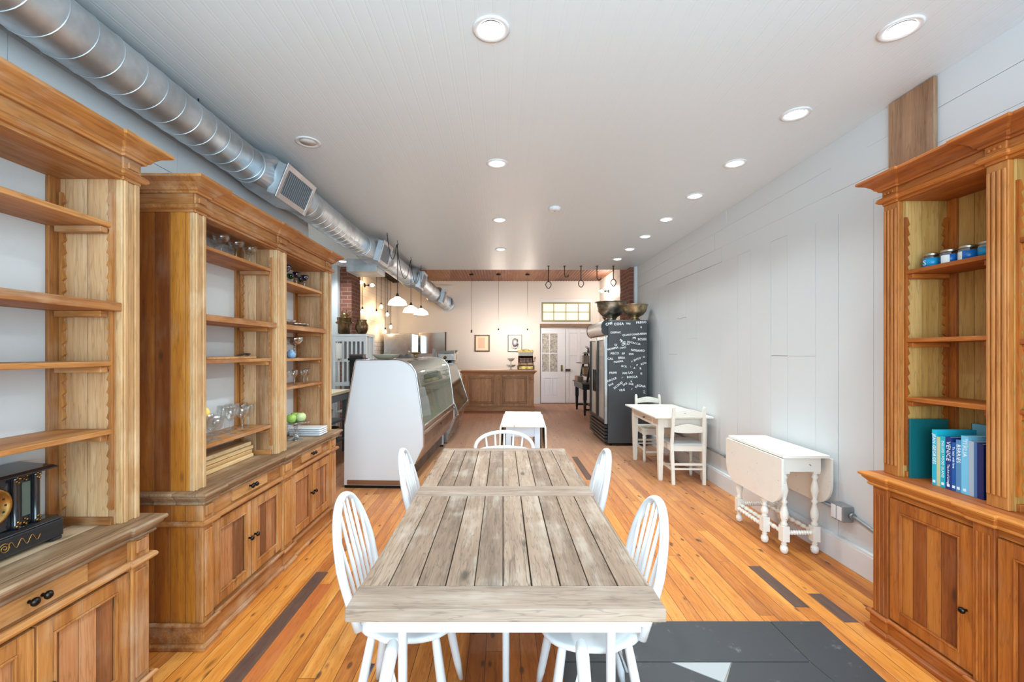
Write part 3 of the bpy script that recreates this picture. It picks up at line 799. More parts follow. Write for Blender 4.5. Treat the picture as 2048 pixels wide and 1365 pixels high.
# ---------------------------------------------------------------- mantel clock on the near bookcase
t = thing('mantel_clock', 'black mantel clock with gilt dial and gold ornament on the bookcase counter', 'clock', (-1.685, 1.40, .7705))
b = MB().box(-.07, -.215, .012, .075, .215, .075); b.prism([(.075,.075),(.06,.088),(-.06,.088),(-.07,.075)], 'y', -.205, .205)
for s in (-1, 1):
    for e in (-.05, .055): b.box(e-.02, s*.19-.02, 0, e+.02, s*.19+.02, .014)
b.build('plinth', M['black_gloss'], t, bevel=.006)
b = MB().box(-.055, -.155, .0885, .045, .155, .262); b.build('case', M['black_gloss'], t, bevel=.003)
for yy in (-.14, -.075, .075, .14):
    MB().lathe([(.014,.089),(.011,.1),(.011,.25),(.014,.261)], 10, (.05, yy, 0)).build('column', M['black_gloss'], t)
MB().prism([(-.075,.263),(.075,.263),(.078,.27),(.06,.275),(-.06,.285),(-.075,.275)], 'y', -.19, .19).build('roof', M['black_gloss'], t, bevel=.002)
d = MB().lathe([(.062,.0),(.066,.006),(.060,.012),(.052,.013),(.05,.008),(0.0,.008)], 32, (.046, 0, .178), 'x').build('dial', M['gold'], t)
b = MB()
for k in range(12):
    a = k*pi/6; b.box(.054, .042*cos(a)-.003, .178+.042*sin(a)-.003, .0555, .042*cos(a)+.003, .178+.042*sin(a)+.003)
b.bar((.056,0,.178), (.056,.02,.2), .003, .001, (1,0,0)); b.bar((.056,0,.178), (.056,-.012,.212), .003, .001, (1,0,0))
b.build('hands', M['black'], d)
MB().box(.0452, .098, .12, .047, .125, .235).build('marble_inlay', plain('green_marble', (78,88,78), .2), t)
# gilt scrolls and rosettes
for yy in (-.14, -.1115, -.075, .075, .1115, .14):
    for zz in (.10, .25):
        b = MB()
        for q in range(4):
            a = q*pi/2+.4; b.lathe([(.001,-.001),(.005,.0),(.001,.001)], 8, (.062 if abs(yy) != .1115 else .0465, yy+.006*cos(a), zz+.010*sin(a)), 'x')
        b.build('gilt_rosette', M['gold'], t)
MB().tube([(.0762, .03+.10*k/24, .045+.012*sin(k*.8)) for k in range(25)], .0014, 5).build('gilt_scroll', M['gold'], t)
MB().tube([(.0762, .02-.018*(1-k/26)*cos(k*.55), .044+.018*(1-k/26)*sin(k*.55)) for k in range(24)], .0016, 5).build('gilt_scroll', M['gold'], t)
MB().tube([(.0762, -.03-.10*k/24, .045+.012*sin(k*.8)) for k in range(25)], .0014, 5).build('gilt_scroll', M['gold'], t)

# ---------------------------------------------------------------- glassware and things on the far bookcase
def wine(h, r, foot, name='wine_glass', stem=None, bowl=None):
    stem = stem or h*.45
    p = [(foot,0),(foot*.9,.002),(.006,.006),(.0035,.012),(.0035,stem-.006),(.006,stem)]
    for k in range(1, 7):
        a = k/6; p.append((r*(sin(min(a*1.15,1.0)*pi/2))*(1-.12*max(0,a-.6)/.4), stem+(h-stem)*a**1.25))
    p += [(p[-1][0]-.0015, p[-1][1]), (r*.8, stem+(h-stem)*.4), (.001, stem+.006)]
    return MB().lathe(p, 20)
def coupe(h, r):
    return MB().lathe([(r*.62,0),(r*.55,.002),(.006,.006),(.004,.012),(.004,h*.5),(r*.4,h*.56),(r*.8,h*.72),(r,h),(r-.002,h),(r*.75,h*.75),(.001,h*.6)], 22)
def item(mb, name, m, loc, label, cat, group=None, rz=0):
    o = mb.build(name, M[m] if isinstance(m, str) else m, None, loc=loc, rot=(0,0,rz)); return tag(o, label, cat, group)
# shelf of assorted glasses
z = .9684
first = None
for i, (x, y, s) in enumerate(((-1.61,2.60,1.0),(-1.69,2.66,1.05),(-1.60,2.70,.98),(-1.70,2.75,1.05),(-1.62,2.80,1.0),(-1.69,2.85,1.02))):
    lab = 'clear wine glass in the cluster on the lowest shelf, beside the cut goblets'
    if first is None: first = item(wine(.15, .037, .033), 'wine_glass', 'glass', (x,y,z), lab, 'glass', 'wine glasses on the lowest shelf')
    else: o = first.copy(); COL.objects.link(o); o.location = (x,y,z); o.scale = (s,s,s)
def goblet_cut():
    def wob(i, a): return .05*cos(8*a) if 4 <= i <= 9 else 0
    return MB().lathe([(.042,0),(.038,.004),(.012,.012),(.008,.022),(.016,.034),(.03,.045),(.042,.065),(.047,.09),(.049,.112),(.046,.112),(.036,.06),(.001,.042)], 32, wob=wob)
first = None
for i, (x, y) in enumerate(((-1.60,2.43),(-1.70,2.455),(-1.695,2.56))):
    if first is None: first = item(goblet_cut(), 'cut_glass_goblet', 'glass', (x,y,z), 'stout cut crystal goblet between the lemon stand and the wine glasses', 'glass', 'cut crystal goblets')
    else: o = first.copy(); COL.objects.link(o); o.location = (x,y,z)
item(MB().lathe([(.045,0),(.04,.004),(.010,.012),(.008,.06),(.03,.09),(.05,.135),(.053,.15),(.050,.15),(.03,.098),(.001,.075)], 28, wob=lambda i,a: .04*cos(10*a) if i>4 else 0), 'glass_compote', 'glass', (-1.595,2.335,z), 'cut glass stand under the yellow lemon at the shelf end', 'glass')
M['lemon'] = painted('lemon_skin', (240,208,104), .45, .2, (226,180,70), 30, .2)
item(MB().lathe([(.001,-.034),(.012,-.031),(.026,-.022),(.034,-.004),(.034,.008),(.026,.024),(.012,.033),(.004,.038),(.001,.039)], 20), 'lemon', 'lemon', (-1.595,2.335,z+.158), 'yellow lemon resting on a cut glass stand', 'fruit')
# top shelf coupes
first = None
for i, (x, y) in enumerate(((-1.60,2.50),(-1.68,2.56),(-1.60,2.64),(-1.68,2.72),(-1.60,2.78))):
    if first is None: first = item(coupe(.115, .048), 'coupe_glass', 'glass', (x,y,2.0055), 'clear coupe glass on the top shelf of the bookcase', 'glass', 'coupe glasses on the top shelf')
    else: o = first.copy(); COL.objects.link(o); o.location = (x,y,2.0055)
# wooden tray with black handle
t = thing('serving_board', 'thin wooden serving board with a black handle on the middle shelf', 'tray', (-1.63, 2.53, 1.4105))
MB().box(-.09, -.24, 0, .09, .22, .014).build('board', M['pine_drawer'], t, bevel=.004)
MB().tube([(-.03,.2,.013),(-.03,.23,.02),(-.02,.27,.028),(.02,.27,.028),(.03,.23,.02),(.03,.2,.013)], .005, 8).build('handle', M['black'], t)
# cutting boards on the counter
M['board'] = wood('pale_cutting_board', [(196,150,96),(222,182,128),(238,208,164)], 'y', .06, 'x', .1, seam=.2, knots=.1).m
t0 = None
cz = .7705
lab = ['bottom', 'second from bottom', 'third from bottom', 'topmost']
for k in range(4):
    y1 = (2.872, 2.862, 2.868, 2.85)[k]
    o = MB().box(-.052, 2.30-y1, 0, .065, 0, .0255).build('cutting_board', M['board'], None, bevel=.007, loc=(-1.69-.003*(k % 2), y1, cz+k*.0262))
    tag(o, 'pale wooden cutting board, %s of the stack on the counter' % lab[k], 'cutting board', 'stack of cutting boards')
tag(MB().box(-.02, -.03, 0, .02, .03, .004).box(-.02,.024,.004,-.016,.03,.05).box(-.02,-.03,.004,.02,-.026,.045).build('glass_coaster_holder', M['glass'], None, loc=(-1.66, 2.884, cz)), 'small pale glass block beside the cutting boards', 'ornament')
# second bay
blue = glass('cobalt_glass', (70,96,214), .12, .03, .3); green = glass('green_glass', (110,184,110), .12, .03, .3)
def goblet(loc, bowlm, big, label):
    t = thing('goblet', label, 'glass', loc, 0, 'coloured goblets on the top shelf'); k = 1.0 if big else .82
    MB().lathe([(.03*k,0),(.026*k,.003),(.006,.008),(.009,.02),(.006,.03),(.010,.04),(.006,.05),(.009,.06*k),(.006,.075*k)], 16).build('stem', M['glass'], t)
    MB().lathe([(.006,.075*k),(.022*k,.082*k),(.034*k,.10*k),(.037*k,.125*k),(.035*k,.125*k),(.03*k,.10*k),(.001,.083*k)], 20).build('bowl', bowlm, t)
z = 1.9655
for (x, y, m, big, lab) in ((-1.60,3.13,green,True,'green goblet nearest the middle pilaster'), (-1.60,3.24,blue,True,'large cobalt blue goblet on the top shelf'),
        (-1.68,3.30,green,False,'small green goblet right behind the large blue one'), (-1.60,3.41,blue,False,'small cobalt goblet between two green ones'),
        (-1.68,3.48,green,False,'small green goblet behind the small cobalt pair'), (-1.60,3.55,blue,False,'small cobalt goblet second from the shelf end'), (-1.67,3.63,green,False,'small green goblet at the shelf end')):
    goblet((x,y,z), m, big, lab)
def crystal(L, Wd, h):
    return MB().lathe([(.5,0),(.62,.12*1),(.85,.5),(1.0,1.0),(.96,1.0),(.8,.55),(.001,.2)], 40, wob=lambda i,a: .05*cos(18*a) if i > 1 else 0).move(Matrix.Diagonal((Wd, L, h, 1)))
M['crystal'] = glass('cut_crystal', (226,230,232), .3, .05, .6)
item(crystal(.14, .085, .042), 'crystal_dish', 'crystal', (-1.62,3.22,1.6455), 'long cut crystal dish on the fixed shelf', 'dish')
item(crystal(.10, .08, .03), 'crystal_dish', 'crystal', (-1.63,3.48,1.6455), 'shallow round crystal dish further along the fixed shelf', 'dish')
def compote(h, r): return MB().lathe([(r*.7,0),(r*.6,.004),(.008,.012),(.012,.03),(.007,h*.55),(.012,h*.6),(r*.6,h*.68),(r*.95,h*.86),(r,h),(r-.003,h),(r*.85,h*.84),(.001,h*.64)], 28, wob=lambda i,a: .03*cos(12*a) if i>5 else 0)
item(compote(.16,.062), 'glass_compote', 'crystal', (-1.60,3.38,1.4055), 'tall cut glass compote above the row of cordial glasses', 'glass')
item(compote(.14,.055), 'glass_compote', 'crystal', (-1.64,3.15,1.4055), 'smaller cut glass compote half hidden by the middle pilaster', 'glass')
item(MB().lathe([(.02,0),(.03,.012),(.034,.03),(.026,.048),(.014,.055),(.018,.062),(.001,.06)], 16), 'blue_ornament', plain('pale_blue_glaze', (132,164,196), .2), (-1.58,3.28,1.4055), 'small pale blue ceramic pot beside the tall compote', 'ornament')
first = None
for i, (x, y) in enumerate(((-1.58,3.11),(-1.65,3.16),(-1.58,3.21),(-1.65,3.28),(-1.58,3.33),(-1.62,3.42),(-1.58,3.49),(-1.61,3.62))):
    if first is None: first = item(wine(.115,.026,.026,stem=.055), 'cordial_glass', 'glass', (x,y,1.2005), 'small clear cordial glass in the row beneath the tall compote', 'glass', 'row of cordial glasses')
    else: o = first.copy(); COL.objects.link(o); o.location = (x,y,1.2005)
item(MB().lathe([(.06,0),(.054,.006),(.02,.02),(.014,.05),(.022,.07),(.014,.09),(.02,.112),(.06,.124),(.098,.13),(.1,.137),(.097,.140),(.001,.136)], 32), 'cake_stand', 'crystal', (-1.61,3.42,cz), 'glass cake stand carrying three green apples', 'cake stand')
M['apple'] = painted('green_apple_skin', (158,196,92), .35, .3, (196,214,140), 14, .05); M['apple_pale'] = painted('pale_apple_skin', (200,212,150), .35, .3, (226,226,190), 14, .05)
for (dx, dy, m, lab, r) in ((-.01,-.055,'apple','deep green apple nearest the middle pilaster on the cake stand',.037), (.03,.018,'apple_pale','pale green apple at the front of the cake stand',.038), (-.032,.05,'apple','green apple at the back of the cake stand',.036)):
    t = thing('apple', lab, 'fruit', (-1.61+dx,3.42+dy,cz+.138), 0, 'apples on the cake stand')
    MB().lathe([(.001,.006),(.4*r,.0),(.75*r,.2*r),(r,.85*r),(.95*r,1.35*r),(.6*r,1.75*r),(.25*r,1.78*r),(.001,1.65*r)], 20).build('flesh', M[m], t)
    MB().tube([(0,0,1.66*r),(.003,0,1.9*r),(.008,0,2.1*r)], .0018, 6).build('stem', plain('apple_stem', (110,96,50), .7), t)
item(wine(.15,.036,.034), 'wine_glass', 'glass', (-1.58,3.17,cz), 'wine glass on the counter between middle pilaster and cake stand', 'glass')
for k in range(4):
    o = MB().box(-.125, -.075, .004, .125, .075, .014).box(-.10, -.055, 0, .10, .055, .004).build('square_plate', M['plate_white'], None, bevel=.003, loc=(-1.605-.002*(k % 2), 3.635, cz+k*.0165))
    tag(o, 'white rectangular plate, %s of the stack beside the cake stand' % ['bottom','second from bottom','third from bottom','topmost'][k], 'plate', 'stack of white plates')

# ================================================================ big table and its chairs
M['table_boards'] = wood('weathered_table_boards', [(94,72,56),(126,100,80),(150,122,100),(168,142,120)], 'y', .085, 'x', .4, (204,190,174), .6, .7, 1.5, .35, .5, None, .45, .8).m
M['table_ends'] = wood('weathered_table_ends', [(106,84,68),(138,114,96),(158,134,116),(174,152,134)], 'x', None, 'y', .35, (202,188,174), .6, .4, 1.5, .6, .8, None, .35, .3).m
t = thing('dining_table', 'long dining table of weathered grey brown boards on white legs', 'table', (0, 0, 0))
b = MB()
TX0, TX1 = -.422, .436
xs = [TX0, -.34, -.255, -.17, -.085, .0, .085, .17, .255, .34, TX1]
rnd = random.Random(3)
for (ya, yb) in ((1.302, 2.118), (2.272, 3.095)):
    for i in range(10):
        g = rnd.uniform(.0006, .002); b.box(xs[i]+g, ya, .724, xs[i+1]-g, yb, .7595-rnd.uniform(0, .0018))
b.box(TX0+.01, 1.31, .722, TX1-.01, 3.08, .73)
b.build('top_boards', M['table_boards'], t, bevel=.002)
for y0, y1 in ((1.18, 1.3), (2.12, 2.27), (3.097, 3.16)): MB().box(TX0-.003, y0, .724, TX1+.003, y1, .760).build('cross_board', M['table_ends'], t, bevel=.003)
b = MB().box(-.37, 1.225, .668, .385, 1.25, .723).box(-.37, 3.08, .668, .385, 3.105, .723).box(-.39, 1.25, .668, -.37, 3.08, .723).box(.385, 1.25, .668, .405, 3.08, .723)
b.build('apron', M['white_chair'], t, bevel=.002)
for x, y in ((-.335,1.47),(.36,1.47),(.012,1.86),(-.335,2.95),(.36,2.95)):
    MB().lathe([(.0125,0),(.0145,.02),(.0155,.3),(.0165,.6),(.0165,.722)], 16, (x, y, 0)).build('leg', M['white_chair'], t)

def hoop(w0, w1, z0, z1, lean, n=28, base_x=0.0):
    """points of a bent bow: bottom width w0, widest w1, leaning back along -x"""
    pts = []
    for i in range(n+1):
        a = pi*i/n; s = -cos(a); v = sin(a)
        hgt = z0+(z1-z0)*(v**.62)
        wid = (w1 if v > .35 else w0+(w1-w0)*(v/.35)**.8)
        pts.append((base_x-lean*(hgt-z0)/(z1-z0), s*wid if abs(s) < .999 else s*w0, hgt))
    return pts
def side_chair(name, label, loc, rz, group):
    """bow-back spindle chair facing +x"""
    t = thing(name, label, 'chair', loc, rz, group); m = M['white_chair']
    H = .43
    prof = []
    for k in range(36):
        a = 2*pi*k/36; rx = .20 if cos(a) > 0 else .185; ry = .205
        e = .72
        prof.append((rx*abs(cos(a))**e*(1 if cos(a) > 0 else -1), ry*abs(sin(a))**e*(1 if sin(a) > 0 else -1)*(1.0 if cos(a) > -.2 else .93)))
    b = MB(); n = 36
    lv = [(0.90, H-.034), (1.0, H-.018), (1.0, H-.006), (.96, H), (.62, H-.008), (.2, H-.011)]
    vs = [(x*s, y*s, z) for s, z in lv for x, y in prof]
    fs = [(i*n+k, i*n+(k+1) % n, (i+1)*n+(k+1) % n, (i+1)*n+k) for i in range(len(lv)-1) for k in range(n)]
    fs.append(tuple(range(n))[::-1]); fs.append(tuple((len(lv)-1)*n+k for k in range(n)))
    b.add(vs, fs, True).build('seat', m, t)
    # bow
    pts = []
    W0, W1, Z1 = .145, .185, .873
    for i in range(33):
        u = i/32.0
        a = pi*u
        y = -cos(a); v = sin(a)
        z = H-.01+(Z1-H+.01)*(v**.7)
        w = W0+(W1-W0)*min(1, (z-H)/.22) if z > H else W0
        pts.append((-.165-.105*(z-H)/(Z1-H), y*w*(1.0 if abs(y) > .99 else 1.0), z))
    MB().tube(pts, .0125, 10, flat=1.35, ref=(1,0,0)).build('bow', m, t)
    # spindles
    for k in range(6):
        q = (k-2.5)/2.5; yb = q*.098; yt = q*.125
        # height of the bow above yt
        best = None
        for p in pts:
            if best is None or abs(p[1]-yt)+(0 if p[2] > .6 else 9) < abs(best[1]-yt)+(0 if best[2] > .6 else 9): best = p
        MB().tube([(-.160, yb, H-.012), (-.160+(best[0]+.160)*.45, yb+(best[1]-yb)*.45, H+(best[2]-H)*.45), (best[0]+.002, best[1], best[2]-.004)], [.0065,.0085,.006], 8).build('spindle', m, t)
    L = {}
    for sx, sy in ((1,1),(1,-1),(-1,1),(-1,-1)):
        top = (sx*.115, sy*.12, H-.02); bot = (sx*.185, sy*.185, 0.0)
        def at(f): return tuple(top[i]+(bot[i]-top[i])*f for i in range(3))
        MB().tube([at(0), at(.15), at(.5), at(.8), at(1)], [.014,.0165,.0185,.0165,.0105], 12).build('leg', m, t); L[(sx,sy)] = at
    for sy in (1, -1):
        MB().tube([L[(1,sy)](.52), tuple((L[(1,sy)](.52)[i]+L[(-1,sy)](.52)[i])/2 for i in range(3)), L[(-1,sy)](.52)], [.007,.0105,.007], 8).build('stretcher', m, t)
    a = tuple((L[(1,1)](.52)[i]+L[(-1,1)](.52)[i])/2 for i in range(3)); c = tuple((L[(1,-1)](.52)[i]+L[(-1,-1)](.52)[i])/2 for i in range(3))
    MB().tube([a, ((a[0]+c[0])/2, 0, a[2]), c], [.006,.010,.006], 8).build('stretcher', m, t)
    return t
g = 'white spindle-back chairs along the big table'
c0 = side_chair('spindle_chair', 'white bow-back spindle chair at the near left of the big table', (-.372, 1.77, 0), 0, g)
dup(c0, (-.325, 2.60, 0), radians(2), 'white bow-back spindle chair at the far left of the big table, before the display case')
dup(c0, (.335, 1.72, 0), radians(180), 'white bow-back spindle chair at the near right of the big table')
dup(c0, (.342, 2.59, 0), radians(178), 'white bow-back spindle chair at the far right of the big table')

def arm_chair(name, label, loc, rz):
    """low hoop-back armchair facing +y"""
    t = thing(name, label, 'chair', loc, rz, 'white armchairs at the table ends'); m = M['white_chair']; H = .42
    b = MB(); n = 32
    prof = [(.235*abs(cos(2*pi*k/n))**.75*(1 if cos(2*pi*k/n) > 0 else -1), .21*abs(sin(2*pi*k/n))**.75*(1 if sin(2*pi*k/n) > 0 else -1)) for k in range(n)]
    lv = [(.9, H-.036), (1, H-.018), (1, H-.006), (.95, H), (.5, H-.012)]
    vs = [(x*s, y*s, z) for s, z in lv for x, y in prof]
    fs = [(i*n+k, i*n+(k+1) % n, (i+1)*n+(k+1) % n, (i+1)*n+k) for i in range(len(lv)-1) for k in range(n)]
    fs += [tuple(range(n))[::-1], tuple((len(lv)-1)*n+k for k in range(n))]
    b.add(vs, fs, True).build('seat', m, t)
    # arm rail: horseshoe with curled ends
    pts = [(-.256, .228, .652), (-.255, .215, .656), (-.250, .17, .660), (-.236, .06, .663), (-.222, -.06, .665)]
    for k in range(1, 16):
        a = pi+pi*k/16; pts.append((.222*cos(a), -.06+.18*sin(a), .665+.01*sin(pi*k/16)))
    pts += [(-p[0], p[1], p[2]) for p in pts[:5][::-1]]
    MB().tube(pts, [.010,.016,.0175]+[.0155]*(len(pts)-6)+[.0175,.016,.010], 12, flat=1.15).build('arm_rail', m, t)
    # back hoop over the rail
    hp = []
    for k in range(25):
        a = pi*k/24; hp.append((-.235*cos(a), -.20-.055*sin(a), .655+.145*sin(a)**.75))
    MB().tube(hp, .0125, 10, flat=1.2).build('back_hoop', m, t)
    for k in range(5):
        q = (k-2)/2; x = q*.15
        zt = .655+.145*max(.05, 1-(x/.235)**2)**.375
        MB().tube([(x*.8, -.165, H-.015), (x*.9, -.215, .64), (x, -.20-.055*max(0, 1-(x/.235)**2)**.5, zt-.004)], [.0065,.009,.0065], 8).build('spindle', m, t)
    for s in (-1, 1):
        MB().tube([(s*.185, .10, H-.015), (s*.215, .12, .54), (s*.244, .135, .655)], [.009,.013,.009], 8).build('arm_post', m, t)
    for sx, sy in ((1,1),(1,-1),(-1,1),(-1,-1)):
        MB().tube([(sx*.14, sy*.12, H-.02), (sx*.16, sy*.15, .2), (sx*.2, sy*.2, 0)], [.015,.019,.011], 12).build('leg', m, t)
    for s in (-1, 1): MB().tube([(s*.165, .155, .19), (s*.165, -.155, .19)], .009, 8).build('stretcher', m, t)
    MB().tube([(-.165, 0, .19), (.165, 0, .19)], .009, 8).build('stretcher', m, t)
    return t
a0 = arm_chair('arm_chair', 'white armchair at the near end of the big table, only its arm ends showing', (-.043, .975, 0), 0)
dup(a0, (.01, 3.335, 0), pi, 'white low hoop-back armchair at the far end of the big table')

# ================================================================ small drop-leaf table in the middle
M['bluewhite'] = painted('pale_blue_white_paint', (212,220,230), .45, .15, (180,180,176), 9)
M['rawleaf'] = wood('raw_leaf_edge', [(84,62,36),(120,92,56),(150,120,80)], 'z', None, 'x', .1, knots=.2).m
t = thing('drop_leaf_table', 'small white drop-leaf table in the aisle behind the big table', 'table', (.222, 4.9, 0), radians(-2.6))
b = MB()
def rrect(x0, y0, x1, y1, r, n=5):
    p = []
    for cx, cy, a0 in ((x1-r,y1-r,0),(x0+r,y1-r,90),(x0+r,y0+r,180),(x1-r,y0+r,270)):
        for k in range(n+1): a = radians(a0+90*k/n); p.append((cx+r*cos(a), cy+r*sin(a)))
    return p
b.prism(rrect(-.215, -.51, -.087, .51, .012), 'z', .70, .72).prism(rrect(-.085, -.51, .215, .51, .012), 'z', .70, .72)
b.build('top', M['cream'], t, bevel=.003)
for s in (-1, 1):
    pr = [(-.5,.69),(.5,.69),(.49,.45),(.42,.36),(-.42,.36),(-.49,.45)]
    o = MB().prism(pr, 'x', s*.216, s*.234).move(Matrix.Translation((s*.225,0,.69)) @ Matrix.Rotation(-s*radians(2), 4, 'Y') @ Matrix.Translation((-s*.225,0,-.69))).build('leaf', M['cream'], t, bevel=.003)
    MB().box(s*.178, -.46, .44, s*.196, .46, .69).build('gate_rail', M['rawleaf'], t)
MB().box(-.165, -.47, .60, .165, -.45, .699).box(-.165, .45, .60, .165, .47, .699).box(-.17, -.45, .60, -.15, .45, .699).box(.15, -.45, .60, .17, .45, .699).build('apron', M['bluewhite'], t, bevel=.002)
for sx in (-1, 1):
    for sy in (-1, 1):
        b = MB().box(sx*.145-.026, sy*.455-.026, .46, sx*.145+.026, sy*.455+.026, .6995)
        b.lathe([(.012,0),(.02,.02),(.024,.1),(.02,.28),(.016,.33),(.026,.36),(.03,.385),(.026,.41),(.016,.43),(.022,.45),(.024,.46)], 14, (sx*.145, sy*.455, 0))
        b.build('leg', M['bluewhite'], t)

# ================================================================ gate-leg table by the right wall
t = thing('gateleg_table', 'chipped white gate-leg table with folded leaves against the right wall', 'table', (2.135, 3.47, 0))
m = M['cream_chipped']
top = [(-.155,-.385),(.155,-.385),(.165,-.375),(.165,.375),(.155,.385),(-.155,.385),(-.165,.375),(-.165,-.375)]
MB().prism(top, 'z', .705, .722).build('top', m, t, bevel=.004)
def leaf_poly():
    p = [(-.385,.70),(.385,.70),(.385,.52)]
    for k in range(1, 9): a = radians(90*k/8); p.append((.385-.15*(1-cos(a)), .52-.165*sin(a)))
    q = [(-u, v) for u, v in p[2:]][::-1]
    return p+q
MB().prism(leaf_poly(), 'x', -.182, -.166).build('leaf', m, t, bevel=.003)
MB().prism(leaf_poly(), 'x', .166, .181).build('leaf', m, t, bevel=.003)
MB().box(-.135, -.33, .595, .135, -.312, .704).box(-.135, .312, .595, .135, .33, .704).box(-.135,-.31,.595,-.117,.31,.704).box(.117,-.31,.595,.135,.31,.704).build('apron', m, t, bevel=.002)
def turned(x, y, z1, zs, b):
    """turned leg: bun foot, square block, twisted-look balls, square top block"""
    w = .025
    b.lathe([(.010,0),(.022,.008),(.027,.03),(.024,.05),(.014,.062),(.020,.07),(.014,.078),(.018,.09)], 16, (x,y,0))
    b.box(x-w, y-w, .09, x+w, y+w, .20)
    h0, h1 = .20, zs; n = 5; pr = []
    H = h1-h0
    for f, r in ((0,.018),(.04,.024),(.08,.015),(.14,.024),(.24,.029),(.34,.02),(.42,.013),(.46,.024),(.50,.013),(.58,.020),(.68,.028),(.80,.019),(.88,.013),(.92,.024),(.96,.016),(1,.018)): pr.append((r, h0+H*f))
    b.lathe(pr, 16, (x,y,0)); b.box(x-w, y-w, zs, x+w, y+w, z1)
def turned_bar(p0, p1, b):
    p0 = Vector(p0); p1 = Vector(p1); n = 9; pts = []; rs = []
    for k in range(n*6+1):
        f = k/(n*6); pts.append(p0+(p1-p0)*f); rs.append(.010+.008*abs(sin(f*n*pi/1.0)))
    b.tube(pts, rs, 10)
for sx, sy in ((-1,-1),(1,-1),(-1,1),(1,1)):
    b = MB(); turned(sx*.11, sy*.30, .7045, .58, b); b.build('leg', m, t)
for s, nm in ((-1,'gate_leg'), (1,'gate_leg')):
    b = MB(); turned(s*.14, s*.115, .69, .40, b); b.build(nm, m, t)
for p0, p1 in (((-.085,-.3,.15),(.085,-.3,.15)), ((-.11,-.275,.15),(-.11,.275,.15)), ((.11,-.275,.15),(.11,.275,.15)), ((-.085,.3,.15),(.085,.3,.15)), ((-.14,-.09,.125),(-.14,.26,.125)), ((.14,-.26,.125),(.14,.09,.125))):
    b = MB(); turned_bar(p0, p1, b); b.build('stretcher', m, t)

# ================================================================ small square table with two chairs
t = thing('side_table', 'small cream table with tapered legs pushed against the right wall', 'table', (2.005, 5.46, 0))
m = M['cream']
b = MB()
for k in range(3): b.box(-.325+k*.2167, -.60, .715, -.325+(k+1)*.2167-.002, .60, .734)
b.build('top', m, t, bevel=.003)
MB().box(-.23, -.50, .60, .26, -.482, .7145).box(-.23, .482, .60, .26, .50, .7145).box(-.25, -.482, .60, -.232, .482, .7145).box(.262, -.482, .60, .28, .482, .7145).build('apron', m, t, bevel=.002)
d = MB().box(-.254, -.3, .612, -.2495, .25, .69).build('drawer', m, t, bevel=.001)
MB().lathe([(.005,0),(.006,-.012),(.011,-.018),(.0,-.026)], 10, (-.254, -.03, .65), 'x').build('knob', M['black'], d)
for x, y in ((-.225,-.475),(.26,-.475),(-.225,.475),(.26,.475)):
    b = MB(); wq = .034
    z = [(0,.020),(.02,.022),(.56,wq),(.7143,wq)]
    vs = [(x+i*w_, y+j*w_, zz) for zz, w_ in z for i, j in ((-1,-1),(1,-1),(1,1),(-1,1))]
    b.add(vs, [(k*4+q, k*4+(q+1) % 4, (k+1)*4+(q+1) % 4, (k+1)*4+q) for k in range(3) for q in range(4)]+[(3,2,1,0),(12,13,14,15)])
    b.build('leg', m, t, bevel=.003)
def country_chair(label, loc, rz, cushion):
    """rail-back country chair facing +y"""
    t = thing('rail_back_chair', label, 'chair', loc, rz, 'cream rail-back chairs'); m = M['cream']
    MB().prism([(-.185,-.19),(.185,-.19),(.2,.2),(-.2,.2)], 'z', .425, .443).build('seat', M['seat_grey'] if cushion else m, t, bevel=.005)
    MB().box(-.165, -.185, .36, .165, -.165, .424).box(-.175, .155, .36, .175, .175, .424).box(-.183,-.16,.36,-.165,.15,.424).box(.165,-.16,.36,.183,.15,.424).build('seat_frame', m, t, bevel=.002)
    for s in (-1, 1):
        MB().bar((s*.165,-.215,0), (s*.172,-.185,.43), .034, .034, (0,1,0)).bar((s*.172,-.185,.43), (s*.163,-.225,.835), .032, .030, (0,1,0)).lathe([(.013,.0),(.017,.01),(.01,.022),(.0005,.026)], 10, (s*.163,-.226,.832)).build('back_post', m, t, bevel=.003)
        MB().lathe([(.016,0),(.019,.04),(.016,.22),(.021,.30),(.026,.335),(.018,.35),(.024,.36)], 14, (s*.172,.17,0)).box(s*.172-.022,.148,.36,s*.172+.022,.192,.4245).build('leg', m, t)
        MB().bar((s*.168,-.2,.16), (s*.172,.165,.16), .016, .028).build('stretcher', m, t)
    for zb, hgt, dy in ((.735,.06,-.214), (.575,.055,-.2)):
        n = 14; lo = []; hi = []
        for k in range(n+1):
            u = -1+2*k/n; lo.append((u*.16, zb+.012*(1-u*u)*(1 if hgt > .057 else -1))); hi.append((u*.16, zb+hgt+.03*(max(0, cos(u*pi/2)))**1.5))
        MB().prism(lo+hi[::-1], 'y', dy-.008, dy+.008).build('back_rail', m, t, bevel=.002)
    MB().bar((-.165,-.2,.22), (.165,-.2,.22), .014, .024).bar((-.168,-.203,.30-.13), (.168,-.203,.17), .012, .018).build('stretcher', m, t)
    MB().bar((-.165,.168,.13), (.165,.168,.13), .014, .024).build('stretcher', m, t)
    return t
M['seat_grey'] = painted('grey_white_seat', (196,200,202), .5, .3, (150,150,150), 9)
country_chair('cream rail-back chair with greyed seat at the near end of the small table', (2.035, 5.02, 0), radians(-2), True)
country_chair('cream rail-back chair between the small table and the black fridge', (2.04, 5.98, 0), radians(180), False)

